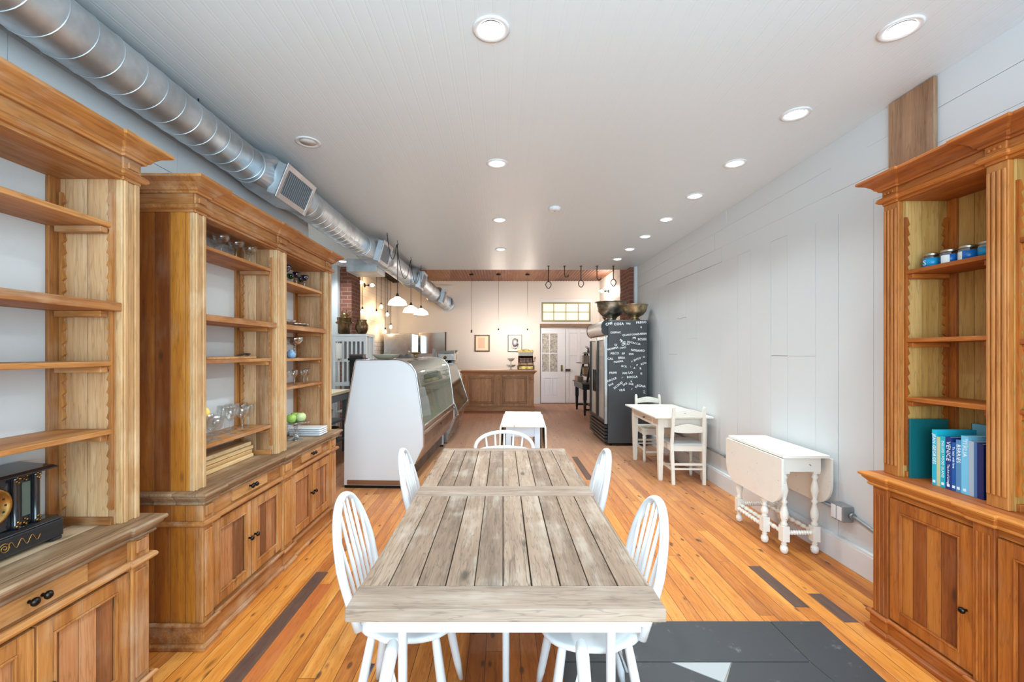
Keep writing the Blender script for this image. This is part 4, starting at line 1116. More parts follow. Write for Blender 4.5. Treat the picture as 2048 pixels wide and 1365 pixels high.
# ================================================================ black two-door fridge
def fridge_side():
    k = NT('black_fridge_side'); tc = k.n('TexCoord'); n = k.noise(tc.outputs['Object'], 3.0, 4.0, .6)
    k.col(k.mix(k.math('MULTIPLY', n, .6), lin((52,52,55)), lin((78,78,80)))); k.b.inputs['Roughness'].default_value = .42; return k.m
M['fridge'] = fridge_side()
t = thing('display_fridge', 'tall black two-door glass fridge with white letter magnets on its side', 'fridge', (0,0,0))
FX0, FX1, FY0, FY1 = 1.60, 2.235, 6.79, 8.0
b = MB().box(FX0+.02, FY0, .04, FX1, FY1, 1.95)
b.build('body', M['fridge'], t, bevel=.012)
b = MB()
for x in (FX0+.08, FX1-.08):
    for y in (FY0+.08, FY1-.08): b.lathe([(.02,0),(.025,.005),(.012,.012),(.012,.04)], 10, (x,y,0))
b.build('feet', M['dark_steel'], t)
# header light box, rounded in front
pr = []
for k in range(25):
    a = radians(-80+160*k/24); pr.append((FX0-.0-.075*cos(a), 1.83+.115*sin(a)))
pr = [(FX0+.019, 1.72)]+pr+[(FX0+.019, 1.94)]
hd = MB().prism(pr, 'y', FY0+.03, FY1-.03).build('header', plain('header_panel', (244,238,234), .5), t)
pe = [(FX0+.018, 1.715)]+[(FX0-.085*cos(radians(-80+160*k/8)), 1.83+.122*sin(radians(-80+160*k/8))) for k in range(9)]+[(FX0+.018, 1.945)]
MB().prism(pe, 'y', FY0+.001, FY0+.03).prism(pe, 'y', FY1-.03, FY1-.001).build('end_cap', M['black'], hd)
# doors
ym = (FY0+FY1)/2
fr_glass = glass('fridge_glass', (250,250,250), .05, .03, .10)
for y0, y1, hy in ((FY0+.012, ym-.004, ym-.065), (ym+.004, FY1-.012, ym+.065)):
    b = MB().box(FX0-.03, y0, .34, FX0+.018, y0+.055, 1.69).box(FX0-.03, y1-.055, .34, FX0+.018, y1, 1.69).box(FX0-.03, y0+.055, .34, FX0+.018, y1-.055, .39).box(FX0-.03, y0+.055, 1.64, FX0+.018, y1-.055, 1.69)
    dr = b.build('door', M['black'], t, bevel=.004)
    MB().box(FX0-.02, y0+.053, .388, FX0-.008, y1-.053, 1.642).build('door_glass', fr_glass, dr)
    MB().box(FX0+.0, y0+.055, .39, FX0+.015, y1-.055, 1.64).build('door_liner', plain('reflection_liner', (244,238,234), .5), dr)  # pale colour stands in for the reflection of white walls in the glass
    MB().tube([(FX0-.065, hy, .80), (FX0-.065, hy, 1.16)], .013, 10).box(FX0-.065, hy-.01, .84, FX0-.028, hy+.01, .86).box(FX0-.065, hy-.01, 1.10, FX0-.028, hy+.01, 1.12).build('handle', M['black'], dr)
MB().box(FX0-.034, FY0-.0, .34, FX0+.012, FY0+.012, 1.69).build('edge_trim', M['steel'], t, bevel=.002)
b = MB()
for k in range(5): b.box(FX0-.03, FY0+.02, .06+k*.054, FX0+.019, FY1-.02, .098+k*.054)
b.build('grille', M['black'], t, bevel=.004)
M['magnet'] = plain('white_letter_magnet', (236,238,238), .4)
def mag(body, zx, zy, size=34, ang=0):
    px = 1160+zx*.1904; py = 640+zy*.1904; s = FY0/F
    Mx = Matrix.Translation(((px-1006)*s, FY0-.0035, 1.45-(py-705)*s)) @ Matrix.Rotation(radians(90), 4, 'X') @ Matrix.Rotation(radians(ang), 4, 'Z')
    text_mesh('letter_magnets', body, size*.1904*s*1.03, M['magnet'], t, Mx, .0025, bold=.018, spacing=1.08)
for w in (('CHE',268,52,36,14),('COSA',356,48,36,3),('VAI',484,40,28,-4),('PREGO',588,32,32,4),('R',634,80,26,0),('DISPIAC',320,136,28,2),('QUARTOSAI',444,164,26,4),('QUERIA',592,150,28,2),
          ('MI',552,194,32,4),('SCUSI',606,206,32,0),('M',420,208,30,-40),('AG',428,226,34,-20),('FOCACCIA',496,230,26,-12),('CI',360,262,28,-10),('OCO',436,264,34,8),('NONNA',282,316,30,12),('CIAO',416,300,26,10),
          ('NOIA',534,318,32,-6),('MO',624,326,32,0),('PISCO',320,356,30,2),('EP',440,356,28,0),('IMA',512,362,28,2),('CAL',288,410,30,0),('BRIA',400,402,32,2),('FORMA',354,446,28,6),('F',540,442,24,10),('ENTO',564,430,28,22),('O',660,394,26,20),
          ('SICIL',432,486,26,-8),('\\',528,496,24,0),('A',562,506,26,-10),('P',592,478,26,0),('RTO',638,470,28,16),('R',626,514,30,10),('PRIMI',306,560,30,2),('NO',446,562,30,0),('LO',508,558,34,4),('G',632,566,28,0),
          ('DROCE',286,648,28,20),('/',440,606,24,-40),('BOCCA',492,604,30,2),('BAR',300,692,28,24),('ECOND',356,724,30,38),('SAB',448,690,28,28),('R',532,652,26,20),('SAR',510,672,28,-10),('D',578,700,30,-30),('EGNA',596,692,32,-6),
          ('VRG',410,744,30,8),('I',540,728,24,-25),('/',668,742,24,-50),('C',666,766,28,0)):
    mag(*w)
def punch_bowl(loc, r, h, label, c='silver'):
    p = [(.50*r,0),(.52*r,.02*h),(.44*r,.06*h),(.33*r,.13*h),(.30*r,.20*h),(.36*r,.25*h),(.62*r,.36*h),(.84*r,.55*h),(.93*r,.78*h),(.96*r,.92*h),(1.0*r,.97*h),(1.03*r,.985*h),(1.03*r,h),(.96*r,.985*h),(.90*r,.78*h),(.80*r,.57*h),(.5*r,.36*h),(.001,.30*h)]
    o = MB().lathe(p, 40).build('punch_bowl', M[c], None, loc=loc); return tag(o, label, 'bowl', 'silver punch bowls on the fridge')
M['silver_warm'] = metal('golden_reflection_silver', (200,176,138), .34, .35, 8, .9)  # golden reflections put into the silver's base colour
punch_bowl((1.82, 7.42, 1.9505), .262, .345, 'largest tarnished silver punch bowl, on the door side of the fridge top')
punch_bowl((2.09, 6.99, 1.9505), .205, .25, 'golden toned silver punch bowl on the wall side of the fridge top', 'silver_warm')
punch_bowl((1.90, 7.84, 1.9505), .15, .20, 'smaller dark silver bowl half hidden behind the largest punch bowl')

# ================================================================ black desk with leaning shelf, by the door
t = thing('writing_desk', 'black desk with turned feet beyond the fridge, next to the white door', 'desk', (0,0,0))
b = MB().box(1.77, 9.9, .72, 2.5, 11.2, .75).build('top', plain('worn_black_top', (88,82,78), .4), t, bevel=.004)
MB().box(1.80, 9.95, .60, 2.47, 11.15, .719).build('apron', M['black'], t)
for x in (1.86, 2.4):
    for y in (10.0, 11.08):
        MB().box(x-.04, y-.04, .36, x+.04, y+.04, .60).lathe([(.012,0),(.028,.04),(.02,.07),(.035,.10),(.024,.13),(.03,.14),(.04,.36)], 14, (x,y,0)).build('leg', M['black'], t)
MB().box(1.84, 11.06, .12, 2.42, 11.1, .16).box(1.84, 9.98, .12, 2.42, 10.02, .16).box(2.12, 10.02, .12, 2.16, 11.06, .16).build('stretcher', M['black'], t)
t = thing('leaning_shelf', 'black stepped shelf rack with slanted sides standing on the desk', 'shelf', (0,0,0))
for y in (10.1, 11.0):
    MB().bar((1.93, y, .757), (2.06, y, 1.45), .03, .05, (1,0,0)).bar((2.2, y, .757), (2.1, y, 1.45), .03, .04, (1,0,0)).build('side', M['black'], t)
for z, xa in ((.90, 1.93), (1.20, 1.84), (1.44, 2.0)):
    MB().box(xa, 10.06, z-.02, 2.17, 11.05, z).build('shelf', plain('grey_black_shelf', (120,116,112), .5) if z == 1.20 else M['black'], t)
rnd = random.Random(11)
def small_book(loc, w, h, d, rgb, lab, rz=0):
    t2 = thing('book', lab, 'book', loc, rz, 'books on the leaning shelf')
    MB().box(0, -.002-w, 0, d, -w, h).box(0, -.002, 0, d, 0, h).box(0, -w, 0, .002, -.002, h).build('cover', plain('shelf_book_%d_%d_%d' % rgb, rgb, .6), t2)
    MB().box(.0022, -w+.0002, .002, d-.002, -.0022, h-.002).build('pages', M['paper'], t2)
for i, (y, z, w, h, rgb, lab) in enumerate(((10.98,1.2005,.05,.17,(150,150,146),'grey book at the door end of the upper shelf'),(10.92,1.2005,.05,.15,(70,70,72),'dark book between grey and beige ones on the upper shelf'),(10.86,1.2005,.06,.16,(186,170,150),'beige book on the upper shelf'),
        (10.98,.9005,.06,.16,(110,108,106),'grey book at the door end of the lower shelf'),(10.91,.9005,.06,.20,(60,62,64),'tall black book on the lower shelf'),(10.84,.9005,.05,.18,(190,160,120),'tan book on the lower shelf'))):
    small_book((1.97, y, z), w, h, .15, rgb, lab)
tag(MB().box(-.02, -.2, 0, .12, .2, .12).build('storage_box', plain('mauve_box', (150,126,118), .7), None, loc=(1.80, 10.72, .7505), bevel=.004), 'dusty mauve box at the front of the black desk', 'box')
t = thing('potted_plant', 'small dried plant in a grey pot on top of the shelf rack', 'plant', (2.08, 10.72, 1.4405))
MB().lathe([(.03,0),(.04,.06),(.036,.06),(.001,.05)], 14).build('pot', plain('grey_pot', (120,116,112), .6), t)
b = MB()
for k in range(26):
    a = rnd.uniform(0, 2*pi); l = rnd.uniform(.04, .11); e = Vector((cos(a)*l*.7, sin(a)*l*.8, .05+l))
    b.tube([(0,0,.05), e*.6+Vector((0,0,.02)), e], [.003,.004,.0015], 5); 
    b.lathe([(.001,-.012),(.010,0),(.001,.012)], 6, e)
b.build('foliage', plain('dry_foliage', (112,104,96), .8), t)

# ================================================================ wooden counter at the back
M['oak_v'] = wood('counter_oak', [(158,108,68),(206,152,106),(230,186,142)], 'z', None, 'x', .3, (190,160,130), .55, .6).m
M['oak_h'] = wood('counter_oak_rail', [(158,108,68),(206,152,106),(230,186,142)], 'x', None, 'z', .3, (190,160,130), .55, .6).m
t = thing('shop_counter', 'panelled wooden counter with pale top standing before the back wall', 'counter', (0,0,0))
X0, X1, Y0 = -1.0, .76, 10.9
MB().box(X0, Y0, 0, X1, Y0+.6, .985).build('carcass', M['oak_h'], t)
MB().box(X0-.03, Y0-.03, .985, X1+.03, Y0+.62, 1.015).build('top', plain('pale_counter_top', (206,190,172), .4), t, bevel=.006)
b = MB().sweep([(X0, Y0+.6), (X0, Y0), (X1, Y0), (X1, Y0+.6)], [(o, z*1.3+.9) for o, z in OGEE]); b.build('cornice', M['oak_h'], t)
b = MB().sweep([(X0, Y0+.6), (X0, Y0), (X1, Y0), (X1, Y0+.6)], [(0,0),(.03,0),(.03,.08),(.015,.1),(.015,.12),(0,.12)]); b.build('plinth', M['oak_h'], t)
for x in (X0+.06, (X0+X1)/2, X1-.06):
    b = MB().box(x-.06, Y0-.045, .12, x+.06, Y0, .9).box(x-.066, Y0-.06, .70, x+.066, Y0-.04, .9).lathe([(.0,-.085),(.03,-.078),(.045,-.062),(.045,-.055)], 12, (x, Y0, .80), 'y')
    b.build('pilaster', M['oak_v'], t, bevel=.004)
for a, c in ((X0+.12, (X0+X1)/2-.06), ((X0+X1)/2+.06, X1-.12)):
    b = MB().box(a, Y0-.034, .125, a+.045, Y0, .895).box(c-.045, Y0-.034, .125, c, Y0, .895).box(a+.045, Y0-.034, .125, c-.045, Y0, .17).box(a+.045, Y0-.034, .85, c-.045, Y0, .895)
    b.build('panel_frame', M['oak_v'], t, bevel=.003)
    b = MB().box(a+.11, Y0-.022, .235, c-.11, Y0, .785)
    for e, y in ((.058, -.046), (.085, -.03)):
        b.box(a+e, Y0+y, .16+e-.02, a+e+.018, Y0, .88-e).box(c-e-.018, Y0+y, .16+e-.02, c-e, Y0, .88-e).box(a+e, Y0+y, .16+e-.02, c-e, Y0, .16+e-.002).box(a+e, Y0+y, .88-e-.018, c-e, Y0, .88-e)
    b.build('panel', M['oak_v'], t, bevel=.003)
# cash register
t = thing('cash_register', 'antique brass and wood cash register on the right end of the counter', 'cash register', (.575, 11.15, 1.0155))
MB().box(-.21, -.16, 0, .21, .16, .10).build('drawer_base', wood('register_oak', [(110,70,38),(150,102,60),(180,132,86)], 'x', None, 'z', .1).m, t, bevel=.004)
MB().box(-.17, -.168, .015, .17, -.159, .085).build('drawer_plate', M['gold'], t)
b = MB().prism([(-.15,.101),(.14,.101),(.14,.34),(.02,.34),(-.06,.27),(-.15,.18)], 'x', -.19, .19); b.build('cabinet', metal('dark_bronze', (150,108,80), .35, .35, 10), t, bevel=.008)
for r in range(3):
    b = MB()
    for k in range(9): b.lathe([(.001,-.006),(.012,-.005),(.012,.0),(.004,.003)], 10, (-.14+.035*k, -.150+.045*r, .20+.035*r), 'y')
    b.build('key_row', M['plate_white'], t)
MB().box(-.185, -.04, .341, .185, .12, .43).build('display_window', plain('cream_display', (240,232,214), .3), t, bevel=.004)
MB().prism([(-.2,.431),(.2,.431),(.2,.47),(.17,.50),(.12,.485),(.06,.51),(0,.52),(-.06,.51),(-.12,.485),(-.17,.50),(-.2,.47)], 'y', -.05, .10).build('crest', M['gold'], t, bevel=.004)
MB().tube([(.191,0,.2),(.23,0,.2),(.23,-.05,.26)], .008, 8).lathe([(.001,-.03),(.016,-.02),(.016,.02),(.001,.03)], 10, (.23,-.05,.29)).build('crank', M['brass'], t)
# two-tier glass stand
t = thing('tiered_glass_stand', 'two-tier clear glass stand on the counter beside the cash register', 'stand', (.20, 11.1, 1.0155))
MB().lathe([(.06,0),(.05,.006),(.01,.02),(.012,.05),(.07,.06),(.13,.12),(.128,.12),(.06,.066),(.001,.06)], 28).build('lower_bowl', M['crystal'], t)
MB().lathe([(.008,.06),(.010,.20),(.05,.215),(.10,.28),(.098,.28),(.045,.222),(.001,.215)], 28).build('upper_bowl', M['crystal'], t)

# pictures
def picture(x, y0, z0, w, h, name, label, frame, fw, artf):
    t = thing(name, label, 'picture', (x, 12.388, z0))
    MB().box(-w/2, -.025, 0, -w/2+fw, -.001, h).box(w/2-fw, -.025, 0, w/2, -.001, h).box(-w/2+fw, -.025, 0, w/2-fw, -.001, fw).box(-w/2+fw, -.025, h-fw, w/2-fw, -.001, h).build('frame', frame, t, bevel=.003)
    artf(t, w, h, fw)
def art1(t, w, h, fw):
    MB().box(-w/2+fw, -.012, fw, w/2-fw, -.004, h-fw).build('mount', plain('cream_mount', (236,216,186), .5), t)
    MB().box(-w/2+.10, -.0135, .10, w/2-.14, -.0122, h-.08).build('print', plain('faded_pink_print', (222,180,150), .3), t)
def art2(t, w, h, fw):
    MB().box(-w/2+fw, -.012, fw, w/2-fw, -.004, h-fw).build('mount', M['paper'], t)
    b = MB().box(-w/2+.07, -.0135, .08, w/2-.07, -.0122, h-.07); b.build('print', plain('grey_print', (196,190,186), .5), t)
    MB().lathe([(.10,-.0148),(.0,-.0149)], 30, (0, 0, h/2+.02), 'y', sy=1.2, sx=.8).build('oval', plain('pale_blue_oval', (206,212,226), .5), t)
    b = MB(); r = random.Random(4)
    for k in range(22):
        a = r.uniform(-1.2, 2.0)-1.0; b.lathe([(r.uniform(.008,.02),-.0152),(0,-.0153)], 8, (.085*cos(a)+r.uniform(-.01,.01), 0, h/2-.01+.15*sin(a)), 'y')
    b.build('ink_marks', plain('ink', (92,92,100), .7), t)
picture(-.585, 0, 1.465, .425, .475, 'picture', 'brown framed faded print on the left of the back wall', wood('walnut_frame', [(84,60,46),(112,84,64)], 'z', None, 'x', .1, knots=0).m, .035, art1)
picture(.335, 0, 1.465, .395, .475, 'picture', 'thin black framed print with a pale oval, behind the cash register', M['black'], .014, art2)
# mirror over the kitchen counter
t = thing('wall_mirror', 'large mirror with a dark right edge on the back wall behind the display cases', 'mirror', (-1.99, 12.388, 1.42))
MB().box(-.38, -.02, 0, .36, -.012, .58).build('mirror_glass', metal('mirror_silver', (240,236,228), .14, 0, 1), t)
MB().box(.36, -.035, -.02, .395, -.001, .60).build('frame_edge', plain('dark_brown_edge', (84,62,52), .5), t)
MB().box(-.385, -.011, -.005, .36, -.001, .585).build('backing', M['trim_white'], t)
tag(MB().box(-.3, -.02, 0, .3, -.001, .085).box(-.27,-.026,.02,.27,-.02,.032).box(-.27,-.026,.05,.27,-.02,.062).build('air_vent', M['trim_white'], None, loc=(-1.72, 12.388, 3.25)), 'white slotted air vent high on the back wall above the duct', 'vent')

# ================================================================ kitchen behind the cases
# stainless fridge
t = thing('steel_fridge', 'stainless steel fridge in the kitchen corner', 'fridge', (-2.75, 11.75, 0))
MB().box(-.33, -.38, .06, .40, .42, 1.93).build('body', M['steel'], t, bevel=.01)
MB().box(-.325, -.41, .62, .395, -.382, 1.925).box(-.325, -.41, .08, .395, -.382, .60).build('door', M['steel'], t, bevel=.008)
MB().tube([(.34, -.45, .9), (.34, -.45, 1.5)], .012, 8).box(.33,-.45,.92,.35,-.409,.94).box(.33,-.45,1.46,.35,-.409,1.48).build('handle', M['chrome'], t)
MB().box(-.30,-.34,0,.37,.38,.059).build('base', M['dark_steel'], t)
# side counter with coffee things
t = thing('coffee_counter', 'white topped side counter running behind the display cases', 'counter', (0,0,0))
MB().box(-1.72, 8.95, 0, -1.06, 10.78, .99).build('carcass', M['oak_v'], t)
MB().box(-1.76, 8.9, .991, -1.02, 10.8, 1.03).build('top', plain('pinkish_top', (222,204,196), .35), t, bevel=.006)
t = thing('espresso_machine', 'chrome espresso machine on the side counter', 'coffee machine', (-1.20, 9.3, 1.0305))
MB().box(-.17, -.19, .04, .19, .19, .12).build('base', M['dark_steel'], t, bevel=.01)
MB().box(-.17, .0, .121, .19, .19, .24).build('column', M['chrome'], t, bevel=.01)
MB().box(-.17, -.19, .241, .19, .19, .40).build('head', M['chrome'], t, bevel=.014)
MB().box(-.12, -.196, .26, .13, -.191, .38).build('badge_panel', plain('pale_panel', (224,220,212), .3), t)
MB().lathe([(.035,-.199),(.0,-.2)], 20, (0,0,.31), 'y').build('gauge', M['brass'], t)
for x in (-.07, .08): MB().lathe([(.03,.17),(.03,.238)], 14, (x,-.1,0)).tube([(x,-.13,.19),(x,-.27,.175)], .011, 8).build('portafilter', M['dark_steel'], t)
MB().box(-.15,-.05,.401,.17,.17,.45).build('cup_rail', plain('grey_green_tray', (150,154,146), .4), t)
for x in (-.12,.14):
    for y in (-.14,.14): MB().lathe([(.02,0),(.02,.0395)], 10, (x,y,0)).build('foot', M['black'], t)
t = thing('coffee_grinder', 'slim coffee grinder with a flat dark lid beside the espresso machine', 'coffee grinder', (-1.10, 9.78, 1.0305))
MB().box(-.08,-.1,0,.08,.1,.18).build('base', plain('grinder_grey', (176,172,168), .4), t, bevel=.012)
MB().lathe([(.06,.181),(.05,.24),(.075,.27),(.085,.44),(.08,.44)], 20).build('hopper', plain('smoky_hopper', (196,190,184), .2), t)
MB().lathe([(.10,.441),(.10,.455),(.0,.456)], 20).build('lid', M['dark_steel'], t)
tag(MB().box(-.15,-.15,0,.15,.15,.17).box(-.12,-.156,.05,.12,-.15,.14).build('white_box', M['plate_white'], None, loc=(-1.54, 9.12, 1.0305), bevel=.01), 'plain white box on the side counter left of the espresso machine', 'box')
cups = thing('cup_stack', 'tall stack of pale paper cups behind the white box', 'cups', (-1.50, 9.6, 1.0305))
b = MB()
for k in range(16): b.lathe([(.030,.0),(.042,.09),(.044,.092),(.044,.096),(.04,.096)], 14, (0,0,k*.027))
b.build('cups', plain('cup_grey', (206,208,208), .5), cups)['kind'] = 'stuff'
# low work bench with baskets
t = thing('work_bench', 'grey kitchen bench with pale top between bookcase and display case', 'bench', (0,0,0))
MB().box(-3.0, 5.2, .86, -2.28, 6.56, .90).build('top', plain('pale_butcher_top', (226,206,176), .4), t, bevel=.004)
MB().box(-2.98, 5.24, .76, -2.30, 6.52, .859).build('apron', plain('grey_bench', (108,110,114), .5), t)
for z in (.18, .46): MB().box(-2.96, 5.26, z, -2.32, 6.50, z+.025).build('shelf', plain('grey_bench_shelf', (120,122,126), .5), t)
for x in (-2.95, -2.33):
    for y in (5.28, 6.48): MB().box(x-.03, y-.03, 0, x+.03, y+.03, .7595).build('leg', plain('grey_bench_leg', (100,102,106), .5), t)
def wicker():
    k = NT('wicker'); tc = k.n('TexCoord'); wv = k.n('TexWave'); wv.inputs['Scale'].default_value = 60; wv.bands_direction = 'Z'; wv.inputs['Distortion'].default_value = 4
    k.t.links.new(tc.outputs['Object'], wv.inputs[0]); k.col(k.mix(wv.outputs[0], lin((112,76,46)), lin((186,142,96)))); k.b.inputs['Roughness'].default_value = .7; k.bump(wv.outputs[0], .5, .01); return k.m
M['wicker'] = wicker()
for (y, z, r, lab) in ((6.1,.486,.13,'wicker basket on the upper shelf of the kitchen bench'),(6.3,.206,.15,'wider wicker basket on the lower shelf of the kitchen bench')):
    o = MB().lathe([(r*.75,0),(r*.95,.08),(r,.15),(r*1.05,.16),(r*.95,.16),(r*.7,.02),(.001,.015)], 28).build('basket', M['wicker'], None, loc=(-2.5,y,z)); tag(o, lab, 'basket', 'baskets under the bench')
o = MB().box(-.14,-.2,0,.14,.2,.03).box(-.13,-.19,.031,.13,.19,.06).build('folded_linen', plain('linen', (206,204,200), .9), None, bevel=.012, loc=(-2.48,5.75,.4855)); tag(o, 'folded pale linen cloths on the upper shelf of the bench', 'cloth')
# white slatted cabinet
t = thing('slatted_cabinet', 'white slatted cabinet with brass pots on top, behind the display case', 'cabinet', (-2.41, 7.1, 0))
m = M['trim_white']
MB().box(-.27,-.2,1.70,.27,.24,1.735).build('top', m, t, bevel=.004)
for x in (-.24,.24):
    for y in (-.17,.21): MB().box(x-.02,y-.02,0,x+.02,y+.02,1.699).build('post', m, t)
b = MB()
for k in range(6): x = -.17+.068*k; b.box(x-.013,-.185,.98,x+.013,-.17,1.69)
b.box(-.22,-.187,1.62,.22,-.171,1.699).box(-.22,-.187,.92,.22,-.171,.98).box(-.22,-.187,1.30,.22,-.171,1.345); b.build('slat_front', m, t)
b = MB()
for k in range(5): y = -.1+.062*k; b.box(.232,y-.013,.98,.247,y+.013,1.69)
b.box(.232,-.15,.92,.247,.19,.98); b.build('slat_side', m, t)
for z in (.5,.95,1.31): MB().box(-.22,-.165,z,.22,.2,z+.018).build('shelf', m, t)
MB().box(-.22,.195,.3,.22,.21,1.69).build('back_panel', plain('dark_interior', (150,146,142), .8), t)
t = thing('paper_roll', 'white paper roll hanging on the side of the slatted cabinet', 'paper roll', (-2.56, 6.86, 1.35))
MB().lathe([(.048,0),(.05,.003),(.05,.235),(.048,.238)], 20).build('roll', plain('roll_paper', (236,232,226), .8), t)
MB().tube([(0,.05,-.02),(0,0,-.02),(0,0,.26),(0,.05,.26)], .005, 6).build('holder', M['dark_steel'], t)
t = thing('black_tin', 'flat black box with a red lid behind the display case top', 'tin', (-2.215, 6.72, 1.3595))
MB().box(-.1,-.08,.0,.1,.08,.045).build('body', M['black'], t, bevel=.004); MB().box(-.102,-.082,.0455,.102,.082,.06).build('lid', plain('dark_red_lid', (128,34,44), .4), t, bevel=.003)
tag(MB().box(-.12,-.1,1.325,.12,.1,1.359).box(-.1,-.08,0,.1,.08,1.325).build('plinth_stand', M['dark_steel'], None, loc=(-2.215,6.72,0)), 'grey stand carrying the flat black and red box', 'stand')
M['pot'] = metal('brown_bronze_pot', (140,112,82), .35, .45, 6)
for (x, y, r, h, lab, sh) in ((-2.54,7.05,.125,.27,'squat wide-rimmed bronze pot at the left on the slatted cabinet',0),(-2.27,7.07,.105,.235,'round bellied bronze jar at the right on the slatted cabinet',1)):
    p = [(.6*r,0),(.65*r,.02*h),(.82*r,.1*h),(.82*r,.6*h),(1.05*r,.66*h),(1.1*r,.72*h),(.9*r,.78*h),(.95*r,.98*h),(.9*r,h),(.8*r,.95*h),(.001,.7*h)] if not sh else [(.5*r,0),(.7*r,.08*h),(r,.4*h),(.97*r,.62*h),(.72*r,.84*h),(.74*r,.95*h),(.8*r,h),(.7*r,.98*h),(.6*r,.8*h),(.001,.6*h)]
    o = MB().lathe(p, 30).build('bronze_pot', M['pot'], None, loc=(x,y,1.7355)); tag(o, lab, 'pot', 'bronze pots on the slatted cabinet')
t = thing('brass_kettle', 'small brass kettle standing on the squat bronze pot', 'kettle', (-2.54, 7.05, 1.7355+.267))
MB().lathe([(.05,0),(.07,.02),(.06,.05),(.025,.07),(.012,.08),(.001,.085)], 20).build('body', M['brass'], t)
MB().tube([(.06,0,.03),(.1,0,.06),(.13,0,.085)], [.012,.008,.006], 8).build('spout', M['brass'], t)
MB().tube([(-.045,0,.05),(-.03,0,.12),(.03,0,.125),(.05,0,.06)], .005, 8).build('handle', M['brass'], t)

# ================================================================ display cases
def interp(pts, n=4): return pts
def display_case(name, label, loc, rz, L, prof_end, glass_pts, sill, inner):
    t = thing(name, label, 'display case', loc, rz)
    return t
t = thing('curved_display_case', 'white ended curved glass display case with steel trim in the aisle', 'display case', (-.905, 4.67, 0), radians(-2.45))
# local: x from back (-) to front (+), y along its length
E = [(-.795,.03),(-.79,.685),(-.675,1.34),(-.66,1.368),(-.235,1.372)]
for k in range(1, 10):
    a = radians(90*k/9); E.append((-.235+.225*sin(a), 1.372-.20*(1-cos(a))))
E += [(.03,.90),(.062,.66),(.065,.45),(-.02,.27),(-.10,.20),(-.10,.03)]
EP = E
LEN = 2.1
for ya, yb in ((0, .028), (LEN-.028, LEN)):
    o = MB().prism(EP, 'y', ya, yb).build('end_panel', M['case_white'] if 'case_white' in M else plain('white_enamel', (222,224,227), .35), t, bevel=.003)
    MB().tube([(x, ya if ya == 0 else yb, z) for x, z in EP[1:-2]], .008, 8).build('edge_trim', M['chrome'], o)
MB().box(-.74,.03,.05,-.12,LEN-.03,.20).build('base', M['dark_steel'], t)
MB().box(-.79,.0,-.0,-.10,.029,.029).box(-.79,LEN-.029,0,-.10,LEN,.029).build('kick_rail', M['dark_steel'], t)
MB().box(-.76,-.006,.035,-.12,-.0005,.085).build('kick_plate', plain('brown_kick_plate', (150,118,92), .3, .6), t)
fp = [(-.10,.2),(-.02,.27),(.062,.45),(.060,.62),(.04,.62),(.04,.46),(-.03,.30),(-.10,.24)]
MB().prism(fp, 'y', .03, LEN-.03).build('front_panel', metal('brushed_front', (150,132,118), .25, .15, 2), t)
MB().box(.045,.03,.575,.072,LEN-.03,.60).box(.052,.03,.63,.07,LEN-.03,.665).build('front_rail', M['chrome'], t)
MB().box(.066,1.0,.52,.069,1.025,.55).build('lock', M['dark_steel'], t)
gp = [(.055,.665),(.032,.90)]+[(x,z) for x,z in EP[13:4:-1]]
n = len(gp); vs = [(x,y,z) for y in (.029, LEN-.029) for x, z in gp]
b = MB().add(vs, [(i,i+1,n+i+1,n+i) for i in range(n-1)], True); b.build('curved_glass', M['case_glass'], t)
MB().box(-.66,.03,1.355,-.235,LEN-.03,1.372).build('top_shelf', M['steel'], t)
MB().prism([(-.785,.2),(-.785,.68),(-.67,1.35),(-.65,1.35),(-.76,.68),(-.76,.2)], 'y', .03, LEN-.03).build('back_panel', plain('case_back', (214,214,206), .4), t)
MB().box(-.75,.03,.60,.04,LEN-.03,.63).build('deck', plain('case_deck', (196,200,192), .35), t)
for z, xx in ((.88,-.16),(1.10,-.2)): MB().box(-.68,.035,z,xx,LEN-.035,z+.008).build('glass_shelf', M['case_glass'], t)
# far case with slanted glass
t = thing('slanted_display_case', 'second display case with a slanted glass front beyond the curved one', 'display case', (-.72, 6.95, 0), radians(-1))
LEN = 1.75
EP = [(-.95,.03),(-.95,1.20),(-.30,1.24),(-.235,1.20),(-.0,.51),(-.02,.44),(-.16,.10),(-.16,.03)]
for ya, yb in ((0,.03),(LEN-.03,LEN)):
    o = MB().prism(EP, 'y', ya, yb).build('end_panel', M['steel'], t, bevel=.003)
    MB().tube([(x, ya if ya == 0 else yb, z) for x, z in EP[2:6]], .012, 8).build('edge_trim', M['chrome'], o)
MB().prism([(-.9,.0),(-.9,.42),(-.03,.42),(-.165,.10),(-.165,.0)], 'y', .03, LEN-.03).build('base', metal('brushed_front_far', (150,136,126), .28, .15, 2), t)
MB().prism([(-.235,1.195),(-.005,.515),(.0,.515),(-.228,1.2)], 'y', .03, LEN-.03).build('slanted_glass', M['case_glass'], t)
MB().box(-.94,.03,1.19,-.235,LEN-.03,1.215).build('top', M['steel'], t)
MB().box(-.94,.03,.421,-.92,LEN-.03,1.189).build('back_panel', plain('case_back_far', (214,214,206), .4), t)
MB().box(-.015,.03,.45,.012,LEN-.03,.51).build('front_rail', M['chrome'], t)
MB().box(-.9,.03,.80,-.25,LEN-.03,.81).build('glass_shelf', M['case_glass'], t)
